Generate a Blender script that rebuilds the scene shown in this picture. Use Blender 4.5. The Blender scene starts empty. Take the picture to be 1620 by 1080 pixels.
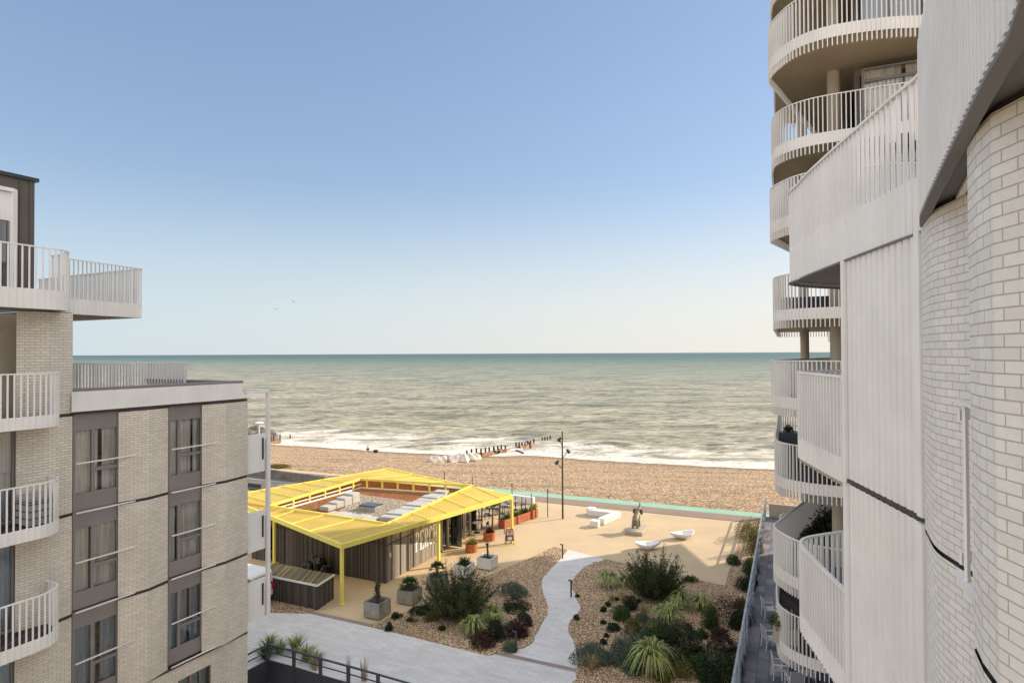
import bpy, math, random
from mathutils import Vector, Matrix, noise
random.seed(7)
R_ = math.radians
S = bpy.context.scene
COL = S.collection
# ------------------------------------------------------------------ camera
F = 960.0; CZ = 13.0; PPY = 546.0
RC = Matrix.Rotation(R_(90 + 0.75), 3, 'X') @ Matrix.Rotation(R_(-0.264), 3, 'Z')
cam = bpy.data.cameras.new('camera'); cam.sensor_width = 36; cam.lens = 36 * F / 1620
cam.shift_y = (PPY - 540) / 1620; cam.clip_end = 60000; cam.clip_start = 0.05
co = bpy.data.objects.new('camera', cam); COL.objects.link(co)
co.matrix_world = Matrix.Translation((0, 0, CZ)) @ RC.to_4x4()
S.camera = co
def ray(px, py): return RC @ Vector(((px - 810) / F, (PPY - py) / F, -1))
def G(px, py, z=0.0):
    d = ray(px, py); t = (z - CZ) / d.z
    return Vector((d.x * t, d.y * t, z))
def D(px, py, Y):
    d = ray(px, py); t = Y / d.y
    return Vector((d.x * t, Y, CZ + d.z * t))
U = Vector((.416, .909, 0)).normalized(); V = Vector((.909, -.416, 0)).normalized()
RU = math.atan2(V.y, V.x)          # rotation that turns local x into V, local y into U
# ------------------------------------------------------------------ world and sun
w = bpy.data.worlds.new('World'); S.world = w; w.use_nodes = True
nt = w.node_tree; nt.nodes.clear()
sky = nt.nodes.new('ShaderNodeTexSky'); sky.sky_type = 'NISHITA'; sky.sun_disc = False
SUN_EL = R_(26); SUNV = Vector((.925, .38, 0)).normalized()
az = math.atan2(SUNV.x, SUNV.y)
sky.sun_elevation = SUN_EL; sky.sun_rotation = az
sky.air_density = 1.0; sky.dust_density = 0.35; sky.ozone_density = 2.2; sky.altitude = 0
bg = nt.nodes.new('ShaderNodeBackground'); bg.inputs[1].default_value = 0.15
wo = nt.nodes.new('ShaderNodeOutputWorld')
gm = nt.nodes.new('ShaderNodeGamma'); gm.inputs[1].default_value = .50
hs = nt.nodes.new('ShaderNodeHueSaturation'); hs.inputs['Hue'].default_value = .510; hs.inputs['Saturation'].default_value = 1.38; hs.inputs['Value'].default_value = 1.10
nt.links.new(sky.outputs[0], gm.inputs[0]); nt.links.new(gm.outputs[0], hs.inputs['Color']); tcw = nt.nodes.new('ShaderNodeTexCoord')
def wn(ty, **k):
    x = nt.nodes.new(ty)
    for a, b in k.items(): setattr(x, a, b)
    return x
# pale sea haze low over the water
sep = wn('ShaderNodeSeparateXYZ'); nt.links.new(tcw.outputs['Generated'], sep.inputs[0])
hz = wn('ShaderNodeMapRange'); hz.inputs['From Min'].default_value = 0.0; hz.inputs['From Max'].default_value = .28; hz.inputs['To Min'].default_value = .85; hz.inputs['To Max'].default_value = 0.0; hz.interpolation_type = 'SMOOTHSTEP'
nt.links.new(sep.outputs[2], hz.inputs[0])
hc = wn('ShaderNodeMix', data_type='RGBA'); sx = wn('ShaderNodeMapRange'); sx.inputs['From Min'].default_value = -.6; sx.inputs['From Max'].default_value = .5; nt.links.new(sep.outputs[0], sx.inputs[0])
hc.inputs[6].default_value = (1.95, 2.30, 2.55, 1); hc.inputs[7].default_value = (2.80, 2.68, 2.50, 1); nt.links.new(sx.outputs[0], hc.inputs[0])
m1 = wn('ShaderNodeMix', data_type='RGBA'); nt.links.new(hz.outputs[0], m1.inputs[0]); nt.links.new(hs.outputs[0], m1.inputs[6]); nt.links.new(hc.outputs[2], m1.inputs[7])
# bright cloud added out of view, behind and above, to lift the shaded facades
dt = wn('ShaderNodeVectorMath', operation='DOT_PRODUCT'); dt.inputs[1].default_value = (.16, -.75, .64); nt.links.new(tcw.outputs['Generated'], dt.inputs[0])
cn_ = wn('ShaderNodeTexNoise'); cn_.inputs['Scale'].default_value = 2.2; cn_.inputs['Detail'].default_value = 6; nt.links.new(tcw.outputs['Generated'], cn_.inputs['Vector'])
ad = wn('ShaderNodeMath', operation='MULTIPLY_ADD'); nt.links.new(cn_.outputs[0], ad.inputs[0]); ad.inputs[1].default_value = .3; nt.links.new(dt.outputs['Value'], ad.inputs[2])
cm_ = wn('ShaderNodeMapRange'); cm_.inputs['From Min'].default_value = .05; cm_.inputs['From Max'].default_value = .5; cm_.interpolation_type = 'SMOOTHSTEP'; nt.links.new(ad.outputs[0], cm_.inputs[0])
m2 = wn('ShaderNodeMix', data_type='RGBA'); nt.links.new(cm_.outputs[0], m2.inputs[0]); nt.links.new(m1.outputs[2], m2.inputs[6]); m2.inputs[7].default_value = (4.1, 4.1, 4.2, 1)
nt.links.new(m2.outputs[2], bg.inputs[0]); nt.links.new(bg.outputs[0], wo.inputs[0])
sl = bpy.data.lights.new('sun', 'SUN'); sl.energy = 3.2; sl.angle = R_(0.55); sl.color = (1, .86, .68)
so = bpy.data.objects.new('sun', sl); COL.objects.link(so)
sd = Vector((SUNV.x * math.cos(SUN_EL), SUNV.y * math.cos(SUN_EL), math.sin(SUN_EL)))
so.rotation_euler = sd.to_track_quat('Z', 'Y').to_euler()
S.view_settings.view_transform = 'Standard'; S.view_settings.look = 'None'
S.view_settings.exposure = 1.1; S.view_settings.gamma = 1
S.cycles.max_bounces = 8; S.cycles.transparent_max_bounces = 12
# ------------------------------------------------------------------ materials
class NB:
    def __init__(s, name):
        s.m = bpy.data.materials.new(name); s.m.use_nodes = True
        s.t = s.m.node_tree; s.b = s.t.nodes['Principled BSDF']; s.tc = None
    def n(s, ty, **k):
        x = s.t.nodes.new(ty)
        for a, b in k.items(): setattr(x, a, b)
        return x
    def l(s, a, b): s.t.links.new(a, b)
    def co(s, kind='Object', sc=(1, 1, 1), rot=0):
        if not s.tc: s.tc = s.n('ShaderNodeTexCoord')
        mp = s.n('ShaderNodeMapping'); mp.inputs['Scale'].default_value = sc; mp.inputs['Rotation'].default_value = (0, 0, rot)
        s.l(s.tc.outputs[kind], mp.inputs[0]); return mp.outputs[0]
    def world(s, sc=(1, 1, 1), rot=0):
        g = s.n('ShaderNodeNewGeometry'); mp = s.n('ShaderNodeMapping'); mp.inputs['Scale'].default_value = sc
        mp.inputs['Rotation'].default_value = (0, 0, rot)
        s.l(g.outputs['Position'], mp.inputs[0]); return mp.outputs[0]
    def noise(s, v, sc, det=4, r=.55):
        x = s.n('ShaderNodeTexNoise'); x.inputs['Scale'].default_value = sc; x.inputs['Detail'].default_value = det
        x.inputs['Roughness'].default_value = r; s.l(v, x.inputs['Vector']); return x.outputs['Fac']
    def ramp(s, f, stops):
        x = s.n('ShaderNodeValToRGB'); e = x.color_ramp.elements
        while len(e) < len(stops): e.new(.5)
        for a, (p, c) in zip(e, stops): a.position = p; a.color = (c[0], c[1], c[2], 1) if not isinstance(c, (int, float)) else (c, c, c, 1)
        s.l(f, x.inputs[0]); return x.outputs[0]
    def mix(s, f, a, b, mode='MIX'):
        x = s.n('ShaderNodeMix', data_type='RGBA', blend_type=mode)
        for i, q in ((0, f), (6, a), (7, b)):
            if isinstance(q, (int, float)): x.inputs[i].default_value = q
            elif isinstance(q, tuple): x.inputs[i].default_value = (q[0], q[1], q[2], 1)
            else: s.l(q, x.inputs[i])
        return x.outputs[2]
    def math(s, op, a, b=0.0):
        x = s.n('ShaderNodeMath', operation=op)
        for i, q in ((0, a), (1, b)):
            if isinstance(q, (int, float)): x.inputs[i].default_value = q
            else: s.l(q, x.inputs[i])
        return x.outputs[0]
    def bump(s, h, st, dist=.02):
        x = s.n('ShaderNodeBump'); x.inputs['Strength'].default_value = st; x.inputs['Distance'].default_value = dist
        s.l(h, x.inputs['Height']); s.l(x.outputs[0], s.b.inputs['Normal']); return x
    def done(s, col, rough=.7, metal=0, spec=.5):
        if isinstance(col, tuple): s.b.inputs['Base Color'].default_value = (*col, 1)
        else: s.l(col, s.b.inputs['Base Color'])
        if isinstance(rough, (int, float)): s.b.inputs['Roughness'].default_value = rough
        else: s.l(rough, s.b.inputs['Roughness'])
        s.b.inputs['Metallic'].default_value = metal
        s.b.inputs['Specular IOR Level'].default_value = spec
        return s.m
def plain(name, c, rough=.6, var=.18, sc=3.0, metal=0, bump=.0, bsc=60, spec=.5):
    s = NB(name); v = s.world()
    f = s.noise(v, sc, 5, .6)
    lo = tuple(x * (1 - var) for x in c); hi = tuple(min(1, x * (1 + var)) for x in c)
    col = s.ramp(f, [(.3, lo), (.7, hi)])
    if name.startswith('white_') and 'concrete' not in name:      # salt and rain streaks
        st = s.noise(s.world((9, 9, .35)), 1.0, 5, .7); col = s.mix(1.0, col, s.ramp(st, [(.34, (.965, .96, .95)), (.55, (1, 1, 1))]), 'MULTIPLY')
        col = s.mix(1.0, col, s.ramp(s.noise(v, .55, 6, .65), [(.36, .955), (.6, 1.0)]), 'MULTIPLY')
    if bump: s.bump(s.noise(v, bsc, 3), bump)
    return s.done(col, rough, metal, spec)
def brickm(name, c1, c2, mortar, bw=.225, bh=.075, ms=.006, bump=.5, stain=.12, offs=.5):
    s = NB(name); v = s.co('UV')
    b = s.n('ShaderNodeTexBrick'); s.l(v, b.inputs['Vector'])
    b.inputs['Color1'].default_value = (*c1, 1); b.inputs['Color2'].default_value = (*c2, 1); b.inputs['Mortar'].default_value = (*mortar, 1)
    b.inputs['Scale'].default_value = 1; b.inputs['Mortar Size'].default_value = ms; b.inputs['Mortar Smooth'].default_value = .2
    b.inputs['Brick Width'].default_value = bw; b.inputs['Row Height'].default_value = bh; b.offset = offs; b.inputs['Bias'].default_value = 0
    n = s.noise(s.world((1, 1, .35)), 1.3, 6, .62)
    k = s.ramp(n, [(.3, 1 - stain), (.7, 1.0)])
    n2 = s.ramp(s.noise(s.world(), 25, 3), [(.3, .93), (.7, 1.0)])
    col = s.mix(1.0, s.mix(1.0, b.outputs['Color'], k, 'MULTIPLY'), n2, 'MULTIPLY')
    inv = s.math('SUBTRACT', 1.0, b.outputs['Fac'])
    h = s.math('ADD', inv, s.math('MULTIPLY', s.noise(s.world(), 60, 3), .25))
    s.bump(h, bump, .006)
    return s.done(col, .75, 0, .3)
def timberm(name, c, dark, bw=.095, horizontal=False):
    s = NB(name); v = s.co('UV')
    sp = s.n('ShaderNodeSeparateXYZ'); s.l(v, sp.inputs[0])
    x = sp.outputs[1 if horizontal else 0]
    q = s.math('DIVIDE', x, bw); fl = s.math('FLOOR', q); fr = s.math('FRACT', q)
    wn = s.n('ShaderNodeTexWhiteNoise', noise_dimensions='1D'); s.l(fl, wn.inputs['W'])
    tone = s.ramp(wn.outputs['Value'], [(0, tuple(a * .55 for a in c)), (.5, c), (1, tuple(a * 1.5 for a in c))])
    gr = s.noise(s.co('UV', (1, 30, 1) if horizontal else (30, 1, 1)), 2, 5)
    tone = s.mix(1.0, tone, s.ramp(gr, [(.25, .6), (.75, 1.15)]), 'MULTIPLY')
    gap = s.math('LESS_THAN', fr, .12)
    col = s.mix(gap, tone, dark)
    s.bump(s.math('SUBTRACT', 1.0, gap), .6, .02)
    return s.done(col, .85, 0, .2)
def gravelm(name, cols, cell, dark=(.05, .035, .025), big=.2, bump=.8, var=(.8, 1.1)):
    s = NB(name); v = s.world()
    vo = s.n('ShaderNodeTexVoronoi'); vo.inputs['Scale'].default_value = 1 / cell; s.l(v, vo.inputs['Vector'])
    wn = s.n('ShaderNodeSeparateColor'); s.l(vo.outputs['Color'], wn.inputs[0])
    n = len(cols)
    col = s.ramp(wn.outputs[0], [(i / (n - 1), c) for i, c in enumerate(cols)])
    edge = s.ramp(vo.outputs['Distance'], [(.45, 0.0), (.75, 1.0)])
    col = s.mix(edge, col, dark)
    bigf = s.ramp(s.noise(v, big, 6, .65), [(.3, var[0]), (.7, var[1])])
    col = s.mix(1.0, col, bigf, 'MULTIPLY')
    s.bump(s.math('SUBTRACT', 1.0, vo.outputs['Distance']), bump, cell * .8)
    return s.done(col, .85, 0, .25)
def paverm(name, c1, c2, mortar, bw, bh, rot, ms=.006, stain=.15, sc=.35, squash=1):
    s = NB(name); v = s.world((1, 1, 1), rot)
    b = s.n('ShaderNodeTexBrick'); s.l(v, b.inputs['Vector'])
    b.inputs['Color1'].default_value = (*c1, 1); b.inputs['Color2'].default_value = (*c2, 1); b.inputs['Mortar'].default_value = (*mortar, 1)
    b.inputs['Scale'].default_value = 1; b.inputs['Mortar Size'].default_value = ms
    b.inputs['Brick Width'].default_value = bw; b.inputs['Row Height'].default_value = bh
    k = s.ramp(s.noise(s.world(), sc, 7, .65), [(.3, 1 - stain), (.7, 1 + stain * .4)])
    k2 = s.ramp(s.noise(s.world(), 14, 4), [(.3, .93), (.7, 1.03)])
    col = s.mix(1.0, s.mix(1.0, b.outputs['Color'], k, 'MULTIPLY'), k2, 'MULTIPLY')
    s.bump(s.math('SUBTRACT', 1.0, b.outputs['Fac']), .3, .004)
    return s.done(col, .8, 0, .3)
def leafm(name, c, c2, rough=.55, trans=.25):
    s = NB(name)
    g = s.n('ShaderNodeNewGeometry'); f = g.outputs['Random Per Island']
    col = s.ramp(f, [(0, c), (1, c2)])
    m = s.done(col, rough, 0, .3)
    s.b.inputs['Transmission Weight'].default_value = 0
    tr = s.n('ShaderNodeBsdfTranslucent'); s.l(col, tr.inputs[0])
    mx = s.n('ShaderNodeMixShader'); mx.inputs[0].default_value = trans
    s.l(s.b.outputs[0], mx.inputs[1]); s.l(tr.outputs[0], mx.inputs[2])
    s.l(mx.outputs[0], s.t.nodes['Material Output'].inputs[0]); return m
def bladem():
    s = NB('striped_blade'); v = s.co('UV'); sp = s.n('ShaderNodeSeparateXYZ'); s.l(v, sp.inputs[0])
    a = s.math('ABSOLUTE', s.math('SUBTRACT', sp.outputs[0], .5))
    col = s.ramp(a, [(.20, (.06, .12, .03)), (.30, (.48, .50, .17))])
    isl = s.n('ShaderNodeNewGeometry').outputs['Random Per Island']
    col = s.mix(1.0, col, s.ramp(isl, [(0, .45), (.5, 1.0), (1, 1.3)]), 'MULTIPLY')
    return s.done(col, .5, 0, .3)
def glassm(name, tint=(.9, .95, .95), base=.12, rough=.02):
    s = NB(name); s.t.nodes.remove(s.b)
    t = s.n('ShaderNodeBsdfTransparent'); t.inputs[0].default_value = (*tint, 1)
    g = s.n('ShaderNodeBsdfGlossy'); g.inputs['Roughness'].default_value = rough
    lw = s.n('ShaderNodeFresnel'); lw.inputs[0].default_value = 1.5
    f = s.math('MINIMUM', s.math('ADD', lw.outputs[0], base), 1.0)
    mx = s.n('ShaderNodeMixShader'); s.l(f, mx.inputs[0]); s.l(t.outputs[0], mx.inputs[1]); s.l(g.outputs[0], mx.inputs[2])
    s.l(mx.outputs[0], s.t.nodes['Material Output'].inputs[0]); return s.m
def curtainm(name, c):
    s = NB(name); v = s.co('UV', (1, .05, 1)); f = s.noise(v, 14, 3)
    return s.done(s.ramp(f, [(.35, tuple(x * .7 for x in c)), (.6, c)]), .9, 0, .1)
def roofpanelm():
    s = NB('yellow_membrane'); f = s.noise(s.world(), .9, 5)
    col = s.ramp(f, [(.3, (.88, .72, .20)), (.7, (.96, .80, .28))])
    m = s.done(col, .5, 0, .35)
    tr = s.n('ShaderNodeBsdfTranslucent'); s.l(col, tr.inputs[0]); mx = s.n('ShaderNodeMixShader'); mx.inputs[0].default_value = .35
    s.l(s.b.outputs[0], mx.inputs[1]); s.l(tr.outputs[0], mx.inputs[2])
    tp = s.n('ShaderNodeBsdfTransparent'); tp.inputs[0].default_value = (1, .93, .7, 1); m2 = s.n('ShaderNodeMixShader'); m2.inputs[0].default_value = .48
    s.l(mx.outputs[0], m2.inputs[1]); s.l(tp.outputs[0], m2.inputs[2]); s.l(m2.outputs[0], s.t.nodes['Material Output'].inputs[0]); return m
M = dict(
 white=plain('white_metal', (.80, .785, .765), .45, .05, 1.5),
 whiteb=plain('white_paint_weathered', (.76, .735, .70), .5, .07, .8),
 brickL=brickm('cream_brick', (.82, .76, .66), (.71, .655, .565), (.45, .40, .33), .225, .075, .0065, .6, .16),
 brickR=brickm('white_brick', (.84, .815, .775), (.76, .735, .695), (.50, .445, .37), .20, .0635, .0038, .8, .12),
 bronze=plain('brown_bronze_metal', (.24, .215, .21), .45, .1, 1),
 dark=plain('dark_metal', (.03, .032, .04), .45, .15, 3),
 band=plain('dark_ledge', (.06, .045, .045), .6, .15, 3),
 zinc=plain('dark_zinc_cladding', (.10, .085, .07), .5, .12, .7),
 conc=plain('pale_concrete', (.42, .37, .29), .8, .14, .8, bump=.3),
 concw=plain('white_concrete', (.74, .72, .68), .75, .08, 2, bump=.2),
 soffit=plain('soffit', (.40, .34, .25), .85, .14, .5, bump=.2),
 greysof=plain('grey_soffit', (.17, .17, .175), .7, .08, 1),
 glass=glassm('window_glass', (1, 1, 1), base=.10), glassd=glassm('dark_glass', (.25, .3, .33), .10),
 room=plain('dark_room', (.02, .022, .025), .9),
 curt=curtainm('curtain', (.90, .88, .78)), curtb=curtainm('blue_curtain', (.45, .55, .62)),
 timber=timberm('weathered_timber', (.115, .095, .08), (.012, .009, .008)),
 timberg=timberm('pale_weathered_timber', (.29, .255, .215), (.05, .04, .03), .12),
 deck=timberm('timber_deck', (.20, .165, .10), (.03, .025, .02), .14),
 balc=timberm('dark_decking', (.06, .05, .05), (.01, .01, .01), .14),
 yellow=plain('yellow_paint', (.82, .70, .14), .45, .05, 1), membrane=roofpanelm(),
 corten=plain('rusted_steel', (.42, .13, .045), .75, .3, 5, bump=.2),
 galv=plain('grey_galvanised_steel', (.40, .385, .35), .4, .28, 2.2, metal=.55),
 soil=plain('soil', (.05, .035, .025), .95, .4, 8),
 sedum=gravelm('brown_sedum', [(.30, .10, .035), (.40, .15, .05), (.24, .11, .035), (.46, .20, .085)], .09, (.08, .035, .015), .6),
 rgravel=gravelm('roof_gravel', [(.5, .43, .33), (.35, .28, .2), (.6, .54, .45)], .10),
 gravel=gravelm('bed_gravel', [(.46, .29, .155), (.70, .50, .30), (.27, .165, .09), (.82, .66, .46), (.52, .35, .20)], .07, (.09, .05, .025), .25, 1.0, (.72, 1.1)),
 paver=paverm('pale_grey_pavers', (.66, .645, .63), (.58, .565, .55), (.42, .41, .40), .6, .2, -RU, .006, .14),
 tan=paverm('tan_resin_paving', (.55, .425, .275), (.54, .417, .268), (.54, .415, .265), 9, 9, -RU, .0, .14, .22),
 tpaver=paverm('blue_grey_terrace_pavers', (.13, .13, .15), (.25, .24, .265), (.06, .06, .07), .9, .45, -RU + R_(90), .01, .4, .5),
 green=paverm('green_cycle_lane', (.27, .47, .36), (.27, .47, .36), (.27, .47, .36), 9, 9, 0, 0, .12, .4),
 brown=paverm('brown_asphalt', (.27, .205, .165), (.27, .2, .16), (.27, .2, .16), 9, 9, 0, 0, .15, .5),
 asphalt=paverm('asphalt', (.15, .145, .13), (.15, .14, .13), (.15, .14, .13), 9, 9, 0, 0, .22, .3),
 strip=plain('brown_paver_strip', (.26, .21, .18), .8, .12, 3),
 line=plain('white_line', (.6, .6, .56), .8),
 lawn=plain('lawn', (.12, .14, .035), .9, .35, 2, bump=.5),
 bark=plain('bark', (.07, .05, .035), .9, .3, 9),
 leafd=leafm('dark_feathery_leaf', (.018, .034, .012), (.10, .12, .035)),
 leafg=leafm('grey_green_leaf', (.08, .11, .075), (.16, .20, .15)),
 leafm=leafm('mid_green_leaf', (.028, .06, .018), (.08, .12, .03)),
 leafo=leafm('olive_leaf', (.09, .09, .025), (.22, .18, .05)),
 leafr=leafm('red_brown_leaf', (.04, .022, .018), (.09, .05, .03)),
 leafk=leafm('blackish_leaf', (.013, .024, .010), (.05, .072, .026)),
 leafy=leafm('yellow_green_leaf', (.14, .17, .03), (.36, .36, .08)),
 straw=leafm('straw_grass', (.30, .22, .10), (.50, .40, .22)),
 blade=bladem(),
 palm=leafm('palm_leaf', (.02, .05, .016), (.05, .09, .025)),
 rock=plain('pale_rock', (.55, .49, .42), .9, .3, .9, bump=.8, bsc=4),
 rockd=plain('dark_rock', (.14, .125, .11), .9, .35, .8, bump=.8, bsc=4),
 gwood=plain('groyne_wood', (.055, .04, .03), .9, .3, 3),
 bronzes=plain('weathered_bronze_statue', (.22, .185, .13), .55, .4, 4, metal=.25),
 black=plain('black_plastic', (.008, .008, .009), .25),
 skin=plain('skin', (.45, .28, .2), .6), red=plain('red_cloth', (.42, .035, .03), .8), navy=plain('navy_cloth', (.03, .035, .06), .8), hair=plain('dark_hair', (.03, .02, .015), .8), khaki=plain('khaki_cloth', (.16, .13, .09), .8),
 wicker=plain('pale_woven_plastic', (.46, .47, .50), .6, .1, 20), cream=plain('cream_cushion', (.48, .43, .35), .8),
 vanw=plain('white_van_paint', (.75, .75, .73), .25, .03), rubber=plain('rubber', (.015, .015, .015), .8), tail=plain('red_lens', (.5, .02, .02), .2),
 blueg=plain('dark_blue_grey_metal', (.045, .05, .065), .5, .12, 2),
 steel=plain('pale_blue_steel', (.33, .38, .42), .35, .12, 3, metal=.4),
 sky_glass=glassm('skylight_glass', (.3, .42, .42), .2), lampd=plain('dark_lamp_metal', (.05, .045, .04), .5, .15, 3),
 boxgrey=plain('grey_storage_plastic', (.30, .31, .32), .6, .1, 2), sign=plain('blackboard', (.10, .11, .12), .7), orange=plain('orange_print', (.6, .18, .06), .7),
 concd=plain('shade_dark_concrete', (.17, .15, .12), .85, .35, .9, bump=.3), blockc=plain('grey_white_concrete', (.42, .41, .385), .8, .12, 2, bump=.2),  # dark concrete has the car park wall's shaded front put into its colour
 gull=plain('grey_feathers', (.12, .12, .13), .8), gold=plain('brown_wood', (.22, .12, .06), .7),
)
# ------------------------------------------------------------------ mesh builder
class MB:
    def __init__(s): s.v = []; s.f = []; s.uv = {}
    def add(s, vs, fs, uvs=None):
        o = len(s.v); s.v += [tuple(p) for p in vs]
        for i, f in enumerate(fs):
            if uvs: s.uv[len(s.f)] = uvs[i]
            s.f.append(tuple(o + k for k in f))
        return s
    def obox(s, c, ax, ay, az_):   # centre and three half-axis vectors
        c = Vector(c); ax = Vector(ax); ay = Vector(ay); az_ = Vector(az_)
        vs = [c + i * ax + j * ay + k * az_ for k in (-1, 1) for j in (-1, 1) for i in (-1, 1)]
        return s.add(vs, [(0, 2, 3, 1), (4, 5, 7, 6), (0, 1, 5, 4), (2, 6, 7, 3), (0, 4, 6, 2), (1, 3, 7, 5)])
    def box(s, x, y, z0, z1, sx, sy, rot=0):
        a = Vector((math.cos(rot), math.sin(rot), 0)); b = Vector((-a.y, a.x, 0))
        return s.obox((x, y, (z0 + z1) / 2), a * sx / 2, b * sy / 2, (0, 0, (z1 - z0) / 2))
    def bar(s, p, q, w_, h_=None):
        p = Vector(p); q = Vector(q); d = q - p; h_ = h_ or w_
        if d.length < 1e-6: return s
        up = Vector((0, 0, 1)) if abs(d.normalized().z) < .95 else Vector((0, 1, 0))
        a = d.cross(up).normalized(); b = a.cross(d).normalized()
        return s.obox((p + q) / 2, a * w_ / 2, b * h_ / 2, d / 2)
    def tube(s, pts, r, n=8, cap=True):
        pts = [Vector(p) for p in pts]; k = len(pts)
        rs = r if isinstance(r, (list, tuple)) else [r] * k
        vs = []; fs = []; ref = None
        for i, p in enumerate(pts):
            t = (pts[min(i + 1, k - 1)] - pts[max(i - 1, 0)]).normalized()
            if ref is None: ref = Vector((1, 0, 0)) if abs(t.x) < .8 else Vector((0, 1, 0))
            a = (ref - t * ref.dot(t)).normalized(); b = t.cross(a); ref = a
            for j in range(n):
                th = 2 * math.pi * j / n; vs.append(p + (a * math.cos(th) + b * math.sin(th)) * rs[i])
        for i in range(k - 1):
            for j in range(n):
                fs.append((i * n + j, i * n + (j + 1) % n, (i + 1) * n + (j + 1) % n, (i + 1) * n + j))
        if cap: fs.append(tuple(range(n))[::-1]); fs.append(tuple(range((k - 1) * n, k * n)))
        return s.add(vs, fs)
    def prism(s, poly, z0, z1):
        n = len(poly); a = sum(poly[i][0] * poly[(i + 1) % n][1] - poly[(i + 1) % n][0] * poly[i][1] for i in range(n))
        if a < 0: poly = poly[::-1]
        vs = [(p[0], p[1], z0) for p in poly] + [(p[0], p[1], z1) for p in poly]
        fs = [tuple(range(n))[::-1], tuple(range(n, 2 * n))] + [(i, (i + 1) % n, n + (i + 1) % n, n + i) for i in range(n)]
        return s.add(vs, fs)
    def sheet(s, poly, z):
        n = len(poly); a = sum(poly[i][0] * poly[(i + 1) % n][1] - poly[(i + 1) % n][0] * poly[i][1] for i in range(n))
        if a < 0: poly = poly[::-1]
        return s.add([(p[0], p[1], z) for p in poly], [tuple(range(n))])
    def strip(s, pts, z0, z1, u0=0, thick=0):   # vertical wall strip along plan points, continuous uv; pts may carry own z offsets
        u = u0; P = [Vector((p[0], p[1], 0)) for p in pts]
        for i in range(len(P) - 1):
            L = (P[i + 1] - P[i]).length; a, b = P[i], P[i + 1]
            s.add([(a.x, a.y, z0), (b.x, b.y, z0), (b.x, b.y, z1), (a.x, a.y, z1)], [(0, 1, 2, 3)], [[(u, z0), (u + L, z0), (u + L, z1), (u, z1)]])
            u += L
        return s
    def ball(s, c, rx, ry, rz, n=10, m=7, rough=0):
        vs = []; fs = []
        for i in range(m + 1):
            ph = math.pi * i / m
            for j in range(n):
                th = 2 * math.pi * j / n
                k = 1 + (random.uniform(-rough, rough) if rough and 0 < i < m else 0)
                vs.append((c[0] + rx * math.sin(ph) * math.cos(th) * k, c[1] + ry * math.sin(ph) * math.sin(th) * k, c[2] + rz * math.cos(ph) * k))
        for i in range(m):
            for j in range(n): fs.append((i * n + j, (i + 1) * n + j, (i + 1) * n + (j + 1) % n, i * n + (j + 1) % n))
        return s.add(vs, fs)
    def build(s, name, mat, parent=None, local=False, smooth=False, uv=True, bevel=0):
        off = Vector((0, 0, 0))
        if parent is not None and not local:
            r = parent
            while r.parent: r = r.parent
            off = r.location
        me = bpy.data.meshes.new(name)
        vs = [(a - off.x, b - off.y, c - off.z) for a, b, c in s.v]
        me.from_pydata(vs, [], s.f)
        if uv:
            ul = me.uv_layers.new(name='UV')
            data = [0.0] * (2 * len(me.loops))
            for p in me.polygons:
                cu = s.uv.get(p.index)
                n = p.normal
                if abs(n.z) > .7: tx = Vector((1, 0, 0)); ty = Vector((0, 1, 0))
                else: tx = Vector((-n.y, n.x, 0)).normalized(); ty = Vector((0, 0, 1))
                for k, li in enumerate(p.loop_indices):
                    if cu: data[2 * li], data[2 * li + 1] = cu[k]
                    else:
                        q = Vector(s.v[s.f[p.index][k]]); data[2 * li] = q.dot(tx); data[2 * li + 1] = q.dot(ty)
            ul.data.foreach_set('uv', data)
        if smooth: me.shade_smooth()
        me.materials.append(M[mat] if isinstance(mat, str) else mat)
        o = bpy.data.objects.new(name, me); COL.objects.link(o)
        if parent is not None: o.parent = parent
        if bevel:
            b = o.modifiers.new('bevel', 'BEVEL'); b.width = bevel; b.segments = 2; b.limit_method = 'ANGLE'
        return o
def tag(o, label=None, cat=None, group=None, kind=None):
    if label: o['label'] = label
    if cat: o['category'] = cat
    if group: o['group'] = group
    if kind: o['kind'] = kind
    return o
def thing(name, label, cat, loc=(0, 0, 0), rz=0, group=None):
    o = bpy.data.objects.new(name, None); COL.objects.link(o); o.empty_display_size = .2
    o.location = Vector(loc); o.rotation_euler = (0, 0, rz); return tag(o, label, cat, group)
def dup(root, loc, rz=0, label=None, sc=1):
    def cp(o, par):
        c = o.copy(); COL.objects.link(c); c.parent = par
        for ch in o.children: cp(ch, c)
        return c
    r = cp(root, None); r.location = Vector(loc); r.rotation_euler = (0, 0, rz); r.scale = (sc, sc, sc)
    if label: r['label'] = label
    return r
def struct(name, mb, mat, **k): return tag(mb.build(name, mat, **k), kind='structure')
def xy(p): return (p[0], p[1])
def smoothline(pts, n=6, closed=False):
    P = [Vector((p[0], p[1], 0)) for p in pts]; out = []; k = len(P)
    rng = range(k) if closed else range(k - 1)
    for i in rng:
        if closed: a, b, c, d = P[i - 1], P[i], P[(i + 1) % k], P[(i + 2) % k]
        else: a, b, c, d = P[max(i - 1, 0)], P[i], P[i + 1], P[min(i + 2, k - 1)]
        for j in range(n):
            t = j / n
            out.append(.5 * ((2 * b) + (c - a) * t + (2 * a - 5 * b + 4 * c - d) * t * t + (3 * b - a - 3 * c + d) * t ** 3))
    if not closed: out.append(P[-1])
    return out
def resample(pts, step):
    P = [Vector((p[0], p[1], 0)) for p in pts]; out = []; acc = 0; nxt = step / 2
    for i in range(len(P) - 1):
        d = P[i + 1] - P[i]; L = d.length
        if L < 1e-6: continue
        while nxt <= acc + L:
            out.append((P[i] + d * ((nxt - acc) / L), d / L)); nxt += step
        acc += L
    return out
exec_parts = []
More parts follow.
